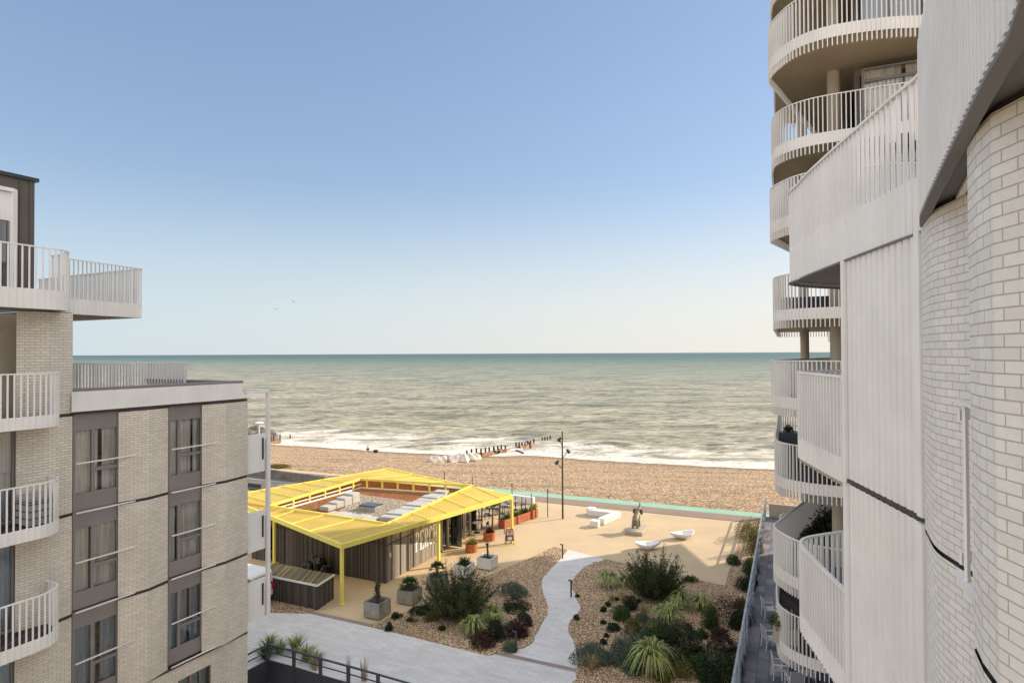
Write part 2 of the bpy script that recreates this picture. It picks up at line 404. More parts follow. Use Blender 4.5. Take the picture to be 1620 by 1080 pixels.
# ================================================================== SETTING
PA = G(860, 779.6); PB = G(1226, 813.6)
PV = (PB - PA).normalized(); PN = Vector((-PV.y, PV.x, 0))
if PN.y < 0: PN = -PN
def SD(s, d, z=0): q = PA + PV * s + PN * d; return Vector((q.x, q.y, z))
# ground: one sheet from behind the buildings to the promenade edge
g = MB(); g.sheet([SD(-400, -.02), SD(400, -.02), SD(400, -400), SD(-400, -400)], -.02)
struct('ground', g, 'tan')
g = MB(); g.sheet([SD(-9, -1.35), SD(120, -1.35), SD(120, 0), SD(-9, 0)], .004); struct('promenade_cycle_lane', g, 'green')
g = MB(); g.sheet([SD(-14, -3.2), SD(120, -3.2), SD(120, -1.35), SD(-14, -1.35)], .004); struct('promenade_path', g, 'brown')
# beach
WLpix = [(395, 702), (430, 703), (520, 708), (600, 714), (700, 719), (780, 722), (840, 720), (870, 722.5), (930, 727), (1020, 732), (1110, 737), (1226, 742)]
SEAZ = -2.2
wl = []
for p in WLpix:
    q = G(p[0], p[1], SEAZ) - PA; wl.append((q.dot(PV), q.dot(PN)))
def wline(s):
    if s <= wl[0][0]: return wl[0][1] + (wl[0][0] - s) * -.02
    if s >= wl[-1][0]: return wl[-1][1] + (s - wl[-1][0]) * .05
    for a, b in zip(wl, wl[1:]):
        if a[0] <= s <= b[0]: return a[1] + (b[1] - a[1]) * (s - a[0]) / (b[0] - a[0])
b = MB(); vs = []; fs = []
ns, nd = 240, 60
for i in range(ns + 1):
    s_ = -190 + 380 * i / ns; W = wline(s_)
    for j in range(nd + 1):
        d = (W + 14) * j / nd; t = d / W
        z = -.03 - 2.17 * (max(0, t) ** 1.25) if t <= 1 else SEAZ - (d - W) * .09
        q = SD(s_, d)
        if .03 < t: z += .10 * noise.noise((q.x * .12, q.y * .3, 0)) * min(1, t * 6) * (1 if t < .9 else .3) + .05 * noise.noise((q.x * .6, q.y * .6, 3)) * min(1, t * 8)
        vs.append((q.x, q.y, z))
for i in range(ns):
    for j in range(nd):
        a = i * (nd + 1) + j; fs.append((a, a + nd + 1, a + nd + 2, a + 1))
b.add(vs, fs)
s = NB('shingle'); v = s.world()
vo = s.n('ShaderNodeTexVoronoi'); vo.inputs['Scale'].default_value = 6.5; s.l(v, vo.inputs['Vector'])
sc_ = s.n('ShaderNodeSeparateColor'); s.l(vo.outputs['Color'], sc_.inputs[0])
col = s.ramp(sc_.outputs[0], [(0, (.20, .135, .085)), (.3, (.50, .355, .22)), (.6, (.37, .25, .155)), (1, (.70, .54, .38))])
n1 = s.noise(v, 4.2, 6, .85)
col = s.mix(1.0, col, s.ramp(n1, [(.43, .26), (.5, .92), (.58, 1.3)]), 'MULTIPLY')
n2 = s.noise(s.world((.12, 1, 1), -math.atan2(PV.y, PV.x)), .55, 6, .7)
col = s.mix(1.0, col, s.ramp(n2, [(.34, .72), (.5, .98), (.66, 1.1)]), 'MULTIPLY')
zp = s.n('ShaderNodeSeparateXYZ'); s.l(v, zp.inputs[0])
wet = s.n('ShaderNodeMapRange'); wet.inputs['From Min'].default_value = -2.1; wet.inputs['From Max'].default_value = -1.75; wet.inputs['To Min'].default_value = .62; wet.inputs['To Max'].default_value = 1.0; s.l(zp.outputs[2], wet.inputs[0])
wr = s.n('ShaderNodeCombineColor'); [s.l(wet.outputs[0], wr.inputs[i]) for i in range(3)]
col = s.mix(1.0, col, wr.outputs[0], 'MULTIPLY')
s.bump(s.noise(v, 3.2, 6, .85), 1.0, .15)
M['shingle'] = s.done(col, .9, 0, .2)
struct('beach', b, 'shingle', smooth=True, uv=False)
# sea: rows spaced wider with distance
b = MB(); vs = []; fs = []; shore = []
rows = [-10 + .45 * k for k in range(150)]
step = .5
while rows[-1] < 26000: step *= 1.032; rows.append(rows[-1] + step)
ncol = 300
for r in rows:
    half = 170 + max(0, r) * 2.2
    for i in range(ncol + 1):
        s_ = (i / ncol * 2 - 1) * half + 20; W = wline(max(-190, min(190, s_)))
        q = SD(s_, W * math.exp(-max(0, r) / 200) + 30 * (1 - math.exp(-max(0, r) / 200)) + r)
        z = SEAZ
        if r < 900:
            k = min(1, max(0, (r + 2) / 16)) * math.exp(-r / 450)
            z += k * (.5 * noise.noise((q.dot(PV) * .035, q.dot(PN) * .13, 0)) + .45 * noise.noise((q.dot(PV) * .13, q.dot(PN) * .34, 2)) + .13 * noise.noise((q.dot(PV) * .5, q.dot(PN) * .9, 5)))
            # breakers running along the shore
            br = r + 3.2 * noise.noise((s_ * .045, 0, 9))
            amp = .5 + .5 * noise.noise((s_ * .03, 4, 1))
            for c_, wd, hh in ((5.5, 1.1, .75), (15, 2.2, .55), (25, 2.8, .4)):
                x = (br - c_) / wd; z += hh * amp * math.exp(-x * x)
        vs.append((q.x, q.y, z)); shore.append(r)
for j in range(len(rows) - 1):
    for i in range(ncol):
        a = j * (ncol + 1) + i; fs.append((a, a + 1, a + ncol + 2, a + ncol + 1))
b.add(vs, fs)
s = NB('sea_water')
at = s.n('ShaderNodeAttribute'); at.attribute_name = 'shore'; sh = at.outputs['Fac']
rotm = -math.atan2(PV.y, PV.x)
vA = s.world((.30, 1, 1), rotm)
fars = s.ramp(s.math('DIVIDE', sh, 2200.0), [(0, (.39, .355, .265)), (.08, (.32, .31, .235)), (.20, (.25, .265, .205)), (.50, (.115, .18, .145)), (1, (.07, .13, .12))])
big = s.ramp(s.noise(s.world((.45, 1, 1), rotm), .10, 9, .75), [(.38, (.46, .49, .44)), (.5, (.95, .96, .94)), (.62, (1.28, 1.26, 1.22))])
wat = s.mix(1.0, fars, big, 'MULTIPLY')
streak = s.noise(s.world((.34, 1, 1), rotm), .85, 8, .78)
wat = s.mix(1.0, wat, s.ramp(streak, [(.41, .42), (.5, .95), (.6, 1.25)]), 'MULTIPLY')
f1 = s.noise(s.world((.35, 1, 1), rotm), .35, 9, .75)
# foam: dense close to the shore, scattered beyond
near = s.ramp(s.math('DIVIDE', s.math('ADD', sh, 10.0), 60.0), [(0, 1.0), (.20, .86), (.28, .50), (.36, .62), (.48, .42), (.62, .36), (1, .13)])
thr = s.math('ADD', s.math('MULTIPLY', near, .62), f1)
foam = s.ramp(thr, [(.80, 0.0), (.93, 1.0)])
lace = s.ramp(s.noise(s.world((.6, 1, 1), rotm), 2.0, 7, .85), [(.38, .25), (.55, 1.0)])
foam = s.math('MULTIPLY', foam, lace)
col = s.mix(foam, wat, (.88, .84, .78))
s.bump(s.math('ADD', s.noise(vA, 1.1, 9, .75), s.math('MULTIPLY', s.noise(vA, .12, 4, .6), 3.0)), 1.0, .6)
rough = s.math('ADD', s.math('MULTIPLY', foam, .5), .42)
M['sea'] = s.done(col, rough, 0, .18)
so_ = b.build('sea', 'sea', smooth=True, uv=False); tag(so_, kind='structure')
atr = so_.data.attributes.new('shore', 'FLOAT', 'POINT'); atr.data.foreach_set('value', shore)
# pale grey path across the foreground and winding path
a1, a2 = G(430, 957), G(912, 1063)
e = (a2 - a1).normalized(); nn = Vector((e.y, -e.x, 0))
if nn.y > 0: nn = -nn
p0 = a1 - e * 14; p1 = a2 + e * 16
g = MB(); g.sheet([p0, p1, p1 + nn * 12, p0 + nn * 12], .004); struct('foreground_path', g, 'paver')
st0 = G(590, 990.5); g = MB(); g.sheet([a1, p1, p1 - nn * .28, a1 - nn * .28], .012); struct('path_edging_strip', g, 'strip')
Lp = [(898, 869), (882, 889), (862, 908), (857, 928), (865, 953), (866, 965), (860, 982), (846, 1004), (841, 1018), (812, 1029), (776, 1036)]
Rp = [(912, 1068), (914, 1042), (909, 1017), (899, 988), (918, 963), (912, 943), (906, 920), (922, 899), (940, 890), (959, 884.5)]
g = MB(); wp = [G(*p) for p in Lp] + [G(760, 1036)] + [G(900, 1071)] + [G(*p) for p in Rp]
Lg = smoothline([G(*p) for p in Lp], 4); Rg = smoothline([G(*p) for p in Rp], 4)
g.sheet([xy(p) for p in Lg] + [xy(G(770, 1040)), xy(G(905, 1073))] + [xy(p) for p in Rg], .008); struct('winding_path', g, 'paver')
def ragged(line, amp, step=.3):
    out = []
    for i in range(len(line) - 1):
        a, b_ = Vector(line[i]), Vector(line[i + 1]); n = max(1, int((b_ - a).length / step))
        for k in range(n): out.append(a + (b_ - a) * k / n + Vector((random.uniform(-amp, amp), random.uniform(-amp, amp), 0)))
    out.append(Vector(line[-1])); return out
bed1 = [G(583, 990), G(640, 968), G(675, 945), G(770, 911), G(838, 883), G(876, 865)] + ragged(Lg, .07) + [G(773, 1037)]
g = MB(); g.prism([xy(p) for p in bed1], -.01, .03); struct('gravel_bed', g, 'gravel')
FA, FB = G(1211, 818), G(1171, 1080)
fd = (FA - FB).normalized(); FC = FB - fd * 8
bed2 = ragged(Rg, .07) + [G(1146, 926.5), G(1170, 845), G(1178, 829), FA, FC, FC + Vector((-9, 0, 0)), G(912, 1074)]
g = MB(); g.prism([xy(p) for p in bed2], -.01, .03); struct('gravel_bed', g, 'gravel')
g = MB(); g.bar(G(1146, 926.5, .02), G(1172, 840, .02), .07, .06); struct('plaza_kerb', g, 'conc')
g = MB(); g.sheet([G(388, 968), G(486, 998 - 28), G(502, 962), G(430, 940), G(388, 930)], .016); struct('gravel_strip', g, 'gravel')
# terrace floor beside the tower, then the road area behind the cafe
g = MB(); T_ = [FA, FC, FC + Vector((14, -4, 0)), FA + Vector((26, -9, 0))]
g.prism([xy(p) for p in T_], -.01, .06); struct('terrace_floor', g, 'tpaver')
g = MB(); g.sheet([G(330, 735), G(524, 752), G(640, 752), G(560, 800), G(330, 800)], .006); struct('road', g, 'asphalt')
g = MB(); a, b_ = G(392, 756, .012), G(466, 764, .012); g.bar(a, b_, .12, .006); a, b_ = G(440, 768, .012), G(520, 752, .012); g.bar(a, b_, .1, .006); struct('road_marking', g, 'line')
g = MB(); g.sheet([G(330, 771), G(418, 775), G(425, 792), G(330, 800)], .02); struct('lawn', g, 'lawn')
# ================================================================== BUILDING HELPERS
def railing(plan, zt, zb, band_top, band_bot, parent, fin=(.012, .05), step=.13, rail=.05, mat='white', name='railing', solid=None):
    mb = MB()
    for p, d in resample(plan, step):
        n = Vector((-d.y, d.x, 0))
        mb.obox((p.x, p.y, (zt + zb) / 2), d * fin[0] / 2 * 1.6, n * fin[1] / 2, (0, 0, (zt - zb) / 2))
    P = [Vector((p[0], p[1], 0)) for p in plan]
    for i in range(len(P) - 1):
        d = P[i + 1] - P[i]
        if d.length < 1e-6: continue
        n = Vector((-d.y, d.x, 0)).normalized()
        if band_top is not None:
            c = (P[i] + P[i + 1]) / 2; mb.obox((c.x, c.y, (band_top + band_bot) / 2), d / 2 * 1.004, n * .008, (0, 0, (band_top - band_bot) / 2))
    r = mb.build(name, mat, parent)
    hb = MB()
    for i in range(len(P) - 1):
        d = P[i + 1] - P[i]
        if d.length < 1e-6: continue
        n = Vector((-d.y, d.x, 0)).normalized(); c = (P[i] + P[i + 1]) / 2
        hb.obox((c.x, c.y, zt + .012), d / 2 * 1.01, n * rail / 2, (0, 0, .016))
    hb.build('handrail', mat, parent)
    return r
def window(root, a, b_, z0, z1, depthn, kind='curtain', transom=None, mullion=None, fr=.06, cmat='curt', glass='glass', gmin=0):
    """a,b plan points of the opening, depthn = outward unit normal; frame, pane, curtain"""
    a = Vector((a[0], a[1], 0)); b_ = Vector((b_[0], b_[1], 0)); d = (b_ - a).normalized(); W = (b_ - a).length; n = Vector((depthn[0], depthn[1], 0)).normalized()
    def bx(mb, u0, u1, za, zb, o0, o1):
        c = a + d * (u0 + u1) / 2 + n * (o0 + o1) / 2
        mb.obox((c.x, c.y, (za + zb) / 2), d * (u1 - u0) / 2, n * (o1 - o0) / 2, (0, 0, (zb - za) / 2))
    m = MB(); bx(m, 0, W, z1 - fr, z1, -.05, .03); bx(m, 0, W, z0, z0 + fr, -.05, .03)
    bx(m, 0, fr, z0 + fr, z1 - fr, -.05, .03); bx(m, W - fr, W, z0 + fr, z1 - fr, -.05, .03)
    if mullion: bx(m, mullion * W - fr * .7, mullion * W + fr * .7, z0 + fr, z1 - fr, -.05, .034)
    if transom:
        u0 = mullion * W + fr * .7 if mullion else fr
        zt = z0 + transom * (z1 - z0); bx(m, u0, W - fr, zt - fr * .8, zt + fr * .8, -.05, .032)
    wn = m.build('window', 'bronze', root)
    p = MB(); q0 = a - n * .01; q1 = b_ - n * .01
    p.add([(q0.x, q0.y, z0 + fr), (q1.x, q1.y, z0 + fr), (q1.x, q1.y, z1 - fr), (q0.x, q0.y, z1 - fr)], [(0, 1, 2, 3)])
    p.build('pane', glass, wn)
    if kind == 'curtain':
        c = MB(); N = int(W / .035); vs = []; uv = []
        seed = random.random() * 10
        for i in range(N + 1):
            u = W * i / N; off = .13 + .045 * math.sin(u * 33 + seed + 1.5 * math.sin(u * 7 + seed)); q = a + d * u - n * off
            vs += [(q.x, q.y, z0), (q.x, q.y, z1)]; uv.append(u)
        gap = random.uniform(.2, .75)
        for i in range(N):
            if abs(i / N - gap) < .03: continue
            c.add([vs[2 * i], vs[2 * i + 2], vs[2 * i + 3], vs[2 * i + 1]], [(0, 1, 2, 3)], [[(uv[i], 0), (uv[i + 1], 0), (uv[i + 1], 1), (uv[i], 1)]])
        c.build('curtain', cmat, wn, smooth=False)
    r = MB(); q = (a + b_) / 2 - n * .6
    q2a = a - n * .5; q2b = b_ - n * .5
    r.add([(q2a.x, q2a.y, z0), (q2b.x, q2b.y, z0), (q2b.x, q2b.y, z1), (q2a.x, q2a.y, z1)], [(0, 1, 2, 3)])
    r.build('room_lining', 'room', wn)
    return wn
# ================================================================== LEFT BUILDING
C0 = Vector((-9.65, 22.1, 0)); wd = Vector((-.455, -.891, 0)).normalized(); nL = Vector((.891, -.455, 0)).normalized()
def Fp(px, off=0):      # where the column of the photo meets the facade plane
    d = ray(px, 700); d = Vector((d.x, d.y, 0))
    # solve d*t = C0 + wd*s + nL*off
    o = C0 + nL * off; det = d.x * (-wd.y) + wd.x * d.y
    t = (o.x * (-wd.y) + wd.x * o.y) / det; return d * t
LB = thing('apartment_building', 'cream brick apartment block at the left with grey framed windows and curved white balconies', 'building', (-10, 21, 0))
ZB = [2.98, 5.83, 8.63, 11.39]    # ledge levels
def pier(pxs, z0, z1, fold=.13):
    pts = [Fp(pxs[0], -.16), Fp(pxs[0], 0), Fp(pxs[1], fold), Fp(pxs[2], 0), Fp(pxs[2], -.16)] if len(pxs) == 3 else [Fp(p) for p in pxs]
    return pts
wall = MB(); ledge = MB(); zs = [0, 2.98, 5.83, 8.63, 11.39]
for pxs in ((187.5, 236, 266), (319.5, 357, 392)):
    pts = pier(pxs, 0, 0)
    if pxs[2] == 392: pts = pts[:-1] + [Vector((-9.65, 22.1, 0)), Vector((-9.65, 22.1, 0)) - nL * 5]
    for i in range(4):
        z0, z1 = zs[i], zs[i + 1] - .09
        if i == 0: continue
        wall.strip(pts, z0, z1, .1 * i)
        lp = [p + nL * (-.03) for p in pts]
        ledge.strip(lp, z1, zs[i + 1])
# ground storey: brick along the whole front, window openings under the columns
for (pa, pb) in ((115, 187.5), (187.5, 236), (236, 266), (266, 283), (334, 392)):
    wall.strip([Fp(pa, -.02), Fp(pb, -.02)], 0, 2.89, pa * .01)
wall.strip([Fp(283, -.02), Fp(334, -.02)], 0, .45, 2); wall.strip([Fp(283, -.02), Fp(334, -.02)], 2.45, 2.89, 2)
wall.strip([Fp(334, -.02), Fp(334, -.25)], .45, 2.45, 0); wall.strip([Fp(283, -.25), Fp(283, -.02)], .45, 2.45, 0)
ledge.strip([Fp(115, -.045), Fp(392, -.045)], 2.89, 2.98)
Cq = Fp(392, -.02); wall.strip([Cq, Cq - nL * 5], 0, 2.89, 3)
# taller nearer wing px 25..115
n1 = [Fp(-60, .0), Fp(25, 0), Fp(77, .14), Fp(114.5, .02), Fp(114.5, -.3)]
for i in range(5):
    z0 = [0, 2.98, 5.83, 8.63, 11.39][i]; z1 = [2.89, 5.74, 8.54, 11.30, 14.16][i]
    wall.strip(n1[1:], z0, z1, .07 * i); ledge.strip([p - nL * .03 for p in n1[1:]], z1, z1 + .09 if i < 4 else z1 + .02)
e0 = Fp(114.5, -.3); wall.strip([e0, e0 - nL * 6], 11.39, 14.16, 1)
wall.build('brick_wall', 'brickL', LB); ledge.build('ledge', 'band', LB)
# inner backing so nothing shows through
bk = MB(); q = [Fp(114, -.62), Fp(391.5, -.62), C0 - nL * 9 + wd * .1, Fp(114, -.62) - nL * 9]
bk.prism([xy(p) for p in q], 0, 11.3); q = [Fp(-60, -.7), Fp(113.5, -.7), Fp(113.5, -.7) - nL * 8, Fp(-60, -.7) - nL * 8]; bk.prism([xy(p) for p in q], 0, 14.1)
bk.build('inner_wall', 'conc', LB)
# roof parapet
fa, fb = Fp(113, .10), Fp(383, .10)
m = MB(); m.strip([fa, fb, fb - nL * 5.2], 11.42, 11.98); m.build('white_fascia', 'white', LB)
m = MB(); m.strip([Fp(114, .02), Fp(383, .02)], 11.34, 11.42); m.build('fascia_shadow_gap', 'band', LB)
m = MB(); m.prism([xy(p) for p in (fa - nL * .15, fb + nL * .02 - wd * .03, fb - nL * 5.2, fb - nL * 5.2 + wd * .3, fb - nL * .3 + wd * .3, fa - nL * .42)], 11.98, 12.06)
m.build('parapet_coping', 'bronze', LB)
m = MB(); m.sheet([xy(p) for p in (fa, fb, fb - nL * 5.2, fa - nL * 5.2)], 11.55); m.build('roof', 'blueg', LB)
# window columns
for ci, (pa, pb, mu) in enumerate(((100, 187.5, .42), (266, 319.5, .30))):
    A, B = Fp(pa, -.12), Fp(pb, -.12)
    if ci == 0: A = Fp(114.8, -.12)
    for fi in range(4):
        zt = ZB[fi] if fi else 2.98
        if fi == 0: continue
        zt = ZB[fi]
        d = (B - A)
        for (za, zb, o) in ((zt - .46, zt - .03, 0), (zt - 2.78, zt - 2.36, 0)):
            hd = MB(); c = (A + B) / 2; hd.obox((c.x, c.y, (za + zb) / 2), d / 2, nL * .03, (0, 0, (zb - za) / 2)); hd.build('spandrel_panel', 'bronze', LB)
        window(LB, A, B, zt - 2.36, zt - .46, nL, 'curtain', .36, mu, cmat='curtb' if fi == 1 else 'curt')
        gdir = (B - A).normalized()
        for zz in (zt - 1.42, zt - 2.80):
            rb = MB(); pa_ = A + nL * .2 + Vector((0, 0, zz)); pb_ = B + nL * .2 + gdir * .38 + Vector((0, 0, zz)); rb.bar(pa_, pb_, .035, .035)
            rb.bar(B + gdir * .3 + nL * .2 + Vector((0, 0, zz)), B + gdir * .3 - nL * .0 + Vector((0, 0, zz)), .025); rb.build('guard_rail', 'white', LB)
    side = MB(); side.strip([B + nL * .12, B - nL * .1], 2.98, 11.34); side.build('window_reveal', 'dark', LB)
window(LB, Fp(283, -.2), Fp(334, -.2), .45, 2.45, nL, 'curtain', .4, .35, cmat='curtb')
# balcony doors at the frame edge
for i, zf in enumerate((0.18, 2.98, 5.83, 8.63)):
    window(LB, Fp(-40, -.1), Fp(23, -.1), zf + .05, zf + 2.45, nL, 'curtain', None, .5, cmat='curtb')
    m = MB(); c = (Fp(-40, -.1) + Fp(23, -.1)) / 2; m.obox((c.x, c.y, zf + 2.6), (Fp(23) - Fp(-40)) / 2, nL * .03, (0, 0, .15)); m.build('door_head_panel', 'bronze', LB)
def AL(al, off): return C0 + wd * al + nL * off
def lbalcony(zf, bandh=.3):
    pts = [AL(6.45, .02), AL(6.42, .5)]
    for k in range(9):
        t = k / 8 * math.pi / 2; pts.append(AL(7.15 - .72 * math.cos(t), .5 + .62 * math.sin(t)))
    pts += [AL(8.6, 1.14), AL(12.5, 1.14)]
    sb = MB(); sb.prism([xy(p) for p in [p - nL * .02 for p in pts] + [AL(12.5, 0)]], zf - .02, zf + .02)
    fl = sb.build('balcony', 'balc', LB)
    m = MB(); m.prism([xy(p) for p in [p - nL * .03 for p in pts] + [AL(12.5, 0)]], zf - .16, zf - .02); m.build('slab', 'greysof', fl)
    railing(pts, zf + 1.14, zf - .22, zf + .10, zf - .22, fl, step=.14, fin=(.014, .05))
for zf in (2.98, 5.83, 8.63): lbalcony(zf)
lbalcony(11.39)
# top terraces of the taller wing
pts = [AL(6.15, -.35), AL(6.15, .35)]
for k in range(7):
    t = k / 6 * math.pi / 2; pts.append(AL(6.75 - .6 * math.cos(t), .35 + .62 * math.sin(t)))
pts += [AL(8, .98), AL(12.5, 1.0)]
sb = MB(); sb.prism([xy(p) for p in [p - nL * .02 for p in pts] + [AL(12.5, -1)]], 14.2, 14.28); fl = sb.build('balcony', 'greysof', LB)
railing(pts, 15.74, 14.18, 14.68, 14.18, fl, step=.15)
pts = [AL(6.05, -.45), AL(3.4, -.75), AL(3.55, -6.6)]
sb = MB(); sb.prism([xy(p) for p in [AL(6.05, -.5), AL(3.45, -.78), AL(3.6, -6.6), AL(6.05, -6.6)]], 14.2, 14.27); fl = sb.build('roof_terrace', 'greysof', LB)
railing(pts, 15.74, 14.18, 14.62, 14.18, fl, step=.125)
# dark clad penthouse
PC = Fp(52.5, -1.3); zpt = D(52.5, 288, PC.y).z
m = MB(); q = [PC, PC + wd * 6, PC + wd * 6 - nL * 5, PC - nL * 5]; 
m.strip([Fp(22, -1.3), PC, PC - nL * 5], 14.27, zpt)
m.strip([Fp(-60, -1.3), Fp(22, -1.3)], D(20, 300, Fp(20, -1.3).y).z, zpt)
a_ = Fp(52.5, -1.3)
for px in (30, 46):
    r_ = Fp(px, -1.28); m.bar((r_.x, r_.y, 14.3), (r_.x, r_.y, zpt), .03, .05)
for k in (1.2, 2.4): r_ = PC - nL * k + (-wd) * .02; m.bar((r_.x, r_.y, 14.3), (r_.x, r_.y, zpt), .03, .05)
pw = m.build('penthouse_wall', 'zinc', LB)
m = MB(); m.prism([xy(p) for p in (PC + nL * .08 - wd * .08, PC + wd * 6 + nL * .08, PC + wd * 6 - nL * 5, PC - nL * 5 - wd * .08)], zpt, zpt + .10); m.build('penthouse_roof', 'dark', LB)
zw = D(20, 300, Fp(20, -1.3).y).z
window(LB, Fp(-60, -1.34), Fp(17.5, -1.34), 14.3, zw - .08, nL, 'none', None, .93, glass='glassd')
m = MB(); a_ = Fp(19.5, -1.28); m.bar((a_.x, a_.y, 14.3), (a_.x, a_.y, zw), .10, .14); m.bar((a_.x, a_.y, zw - .04), tuple(Fp(-60, -1.28)[:2]) + (zw - .04,), .14, .1); m.build('white_window_surround', 'white', LB)
m = MB(); a_ = Fp(-60, -1.3); b2 = Fp(15.5, -1.3); m.strip([a_, b2], D(8, 340, 16).z, zw - .1); m.build('roller_blind', 'white', LB)
# low roof terrace rails
fl = MB().prism([xy(AL(5.5, -1.3)), xy(AL(.6, -2.2)), xy(AL(.6, -5)), xy(AL(5.5, -5))], 11.56, 11.62).build('roof_deck', 'deck', LB)
railing([AL(5.7, -3.0), AL(4.0, -2.95), AL(.75, -2.42), AL(.5, -2.7), AL(.55, -5.0)], 12.70, 11.62, None, None, fl, step=.1)
railing([AL(5.7, -5.2), AL(.55, -5.2)], 12.70, 11.62, None, None, fl, step=.1)
# end balconies beyond the corner
eb = MB(); P1, P2 = AL(-.12, -.1), AL(-1.05, -.1)
for i, zb in enumerate((8.62, 5.72, 3.2)):
    a_, c_ = P1, AL(-.93, -.1)
    m = MB(); m.prism([xy(a_), xy(c_), xy(c_ - nL * .05), xy(a_ - nL * .05)], zb, zb + (1.45 if i else 1.42))
    m.prism([xy(c_), xy(c_ - nL * 2.4), xy(c_ - nL * 2.4 + wd * .05), xy(c_ + wd * .05)], zb, zb + 1.2)
    m.prism([xy(a_ - nL * .06), xy(c_ - nL * .06), xy(c_ - nL * 2.4), xy(a_ - nL * 2.4)], zb + .02, zb + .2)
    bb = m.build('balcony', 'white', LB)
    m = MB(); s0 = AL(-.78, -.085); m.box(s0.x, s0.y, zb + .45, zb + 1.25, .07, .02, math.atan2(wd.y, wd.x)); m.build('slot', 'dark', bb)
    if 1: railing([AL(-.1, -2.4), AL(-.93, -2.4)], zb + 2.0 - (.25 if i == 0 else 0), zb + .2, None, None, bb, step=.11)
m = MB(); pp = AL(-1.03, -.1); m.box(pp.x, pp.y, 3.2, 11.55, .13, .12, math.atan2(wd.y, wd.x)); pp2 = AL(-1.03, -2.4); m.box(pp2.x, pp2.y, 3.2, 11.55, .14, .14, math.atan2(wd.y, wd.x))
a_ = AL(-.02, -.1); m.bar((a_.x, a_.y, 11.6), (pp.x, pp.y, 11.6), .14, .12); m.bar((pp2.x, pp2.y, 11.6), (pp.x, pp.y, 11.6), .14, .12); a_ = AL(-.02, -2.4); m.bar((a_.x, a_.y, 11.6), (pp2.x, pp2.y, 11.6), .14, .12)
m.build('balcony_frame', 'white', LB)
# storage box on the middle balcony
bx = Fp(58, .5); rz = math.atan2(wd.y, wd.x)
sbx = thing('storage_box', 'grey lidded garden storage box standing on the middle left balcony', 'storage box', (bx.x, bx.y, 8.65), rz)
MB().box(0, 0, .03, .62, .62, .62).build('body', 'boxgrey', sbx, local=True, bevel=.02)
m = MB(); m.box(0, 0, .64, .76, .68, .68); m.build('lid', 'boxgrey', sbx, local=True, bevel=.03)
m = MB(); [m.box(0, 0, z, z + .025, .64, .64) for z in (.2, .38, .56)]; m.build('groove', 'dark', sbx, local=True)
# ================================================================== RIGHT WING (nearest)
RB = thing('apartment_building', 'nearest white brick and ribbed metal apartment wing along the right edge', 'building', (5, 6, 0))
def WA(Y): return Vector((3.11 + .1487 * Y, Y, 0))
aw = (WA(8) - WA(6)).normalized(); an = Vector((-aw.y, aw.x, 0))
if an.x > 0: an = -an
zl = [(-.1, .18), (.26, 2.94), (3.02, 5.70), (5.80, 8.50), (8.60, 11.33), (11.40, 14.17)]
rw = MB(); bd = MB(); gp = MB()
Yp0, Yp1 = 5.86, 7.74
for z0, z1 in zl[1:]:
    n = 12
    for i in range(n):
        ya = Yp0 + .08 + (Yp1 - Yp0 - .16) * i / n; yb = Yp0 + .08 + (Yp1 - Yp0 - .16) * (i + 1) / n
        a_ = WA(ya); b_ = WA(yb); mm = a_ + (b_ - a_) * .86
        g1 = a_ + (b_ - a_) * .20; g2 = a_ + (b_ - a_) * .36; rw.strip([a_, a_ + (g1 - a_) * .3 - an * .05, g1 - an * .05, g2 + an * .01, b_ + an * .01, b_], z0, z1)
    for y in (Yp0 + .03, Yp1 - .02):
        a_ = WA(y); tr = MB(); tr.box(a_.x, a_.y, z0, z1, .09, .10, math.atan2(aw.y, aw.x)); tr.build('panel_trim', 'white', RB)
    a_, b_ = WA(Yp0), WA(Yp1 + .05); c = (a_ + b_) / 2 - an * .03; gp = MB(); gp.obox((c.x, c.y, z1 + .04), (b_ - a_) / 2, an * .02, (0, 0, .05)); gp.build('panel_joint', 'dark', RB)
rw.build('ribbed_panel', 'white', RB)
far = [(3.965, 5.83), (3.83, 5.66), (3.70, 5.42), (3.56, 5.15), (3.49, 4.95), (3.42, 4.6), (3.33, 4.2), (3.30, 4.0), (3.6, 3.98)]
far = smoothline(far, 2)
near = [(3.4, 3.52), (2.68, 3.50), (2.58, 3.42), (2.46, 3.2), (2.37, 2.98), (2.36, 2.8), (2.37, 2.5), (2.36, 1.9), (2.4, 1.3), (2.9, 1.25)]
bw_ = MB()
for (z0, z1) in zl[1:]:
    bw_.strip(far, z0 - .03, z1 + .0, .3); bd = MB(); bd.strip([(p[0] + .03, p[1]) for p in far], z1, z1 + .09); bd.build('ledge', 'band', RB)
    bw_.strip(near, z0 - .03, z1, .0); bd = MB(); bd.strip([(p[0] + .03, p[1] + .0) for p in near], z1, z1 + .09); bd.build('ledge', 'band', RB)
bw_.build('brick_wall', 'brickR', RB)
m = MB(); core = [(4.07, 5.9), WA(7.7) - an * .08, (7.2, 12.6), (15, 12), (15, -4), (3.1, -4), (3.1, 1.2), (2.75, 1.4), (2.7, 2.6), (2.8, 3.1), (3.1, 3.4), (3.55, 3.6), (3.6, 4.2), (3.8, 5.0)]
m.prism([(p[0] + (.14 if i not in (1, 2) else 0), p[1]) for i, p in enumerate(core)], 0, 14.1); m.build('inner_wall', 'concw', RB)
m = MB(); m.prism([(6.5, 4), (8.8, 11.5), (15, 11), (15, -4), (6.5, -4)], 14.1, 17.0); m.build('setback_storey', 'bronze', RB)
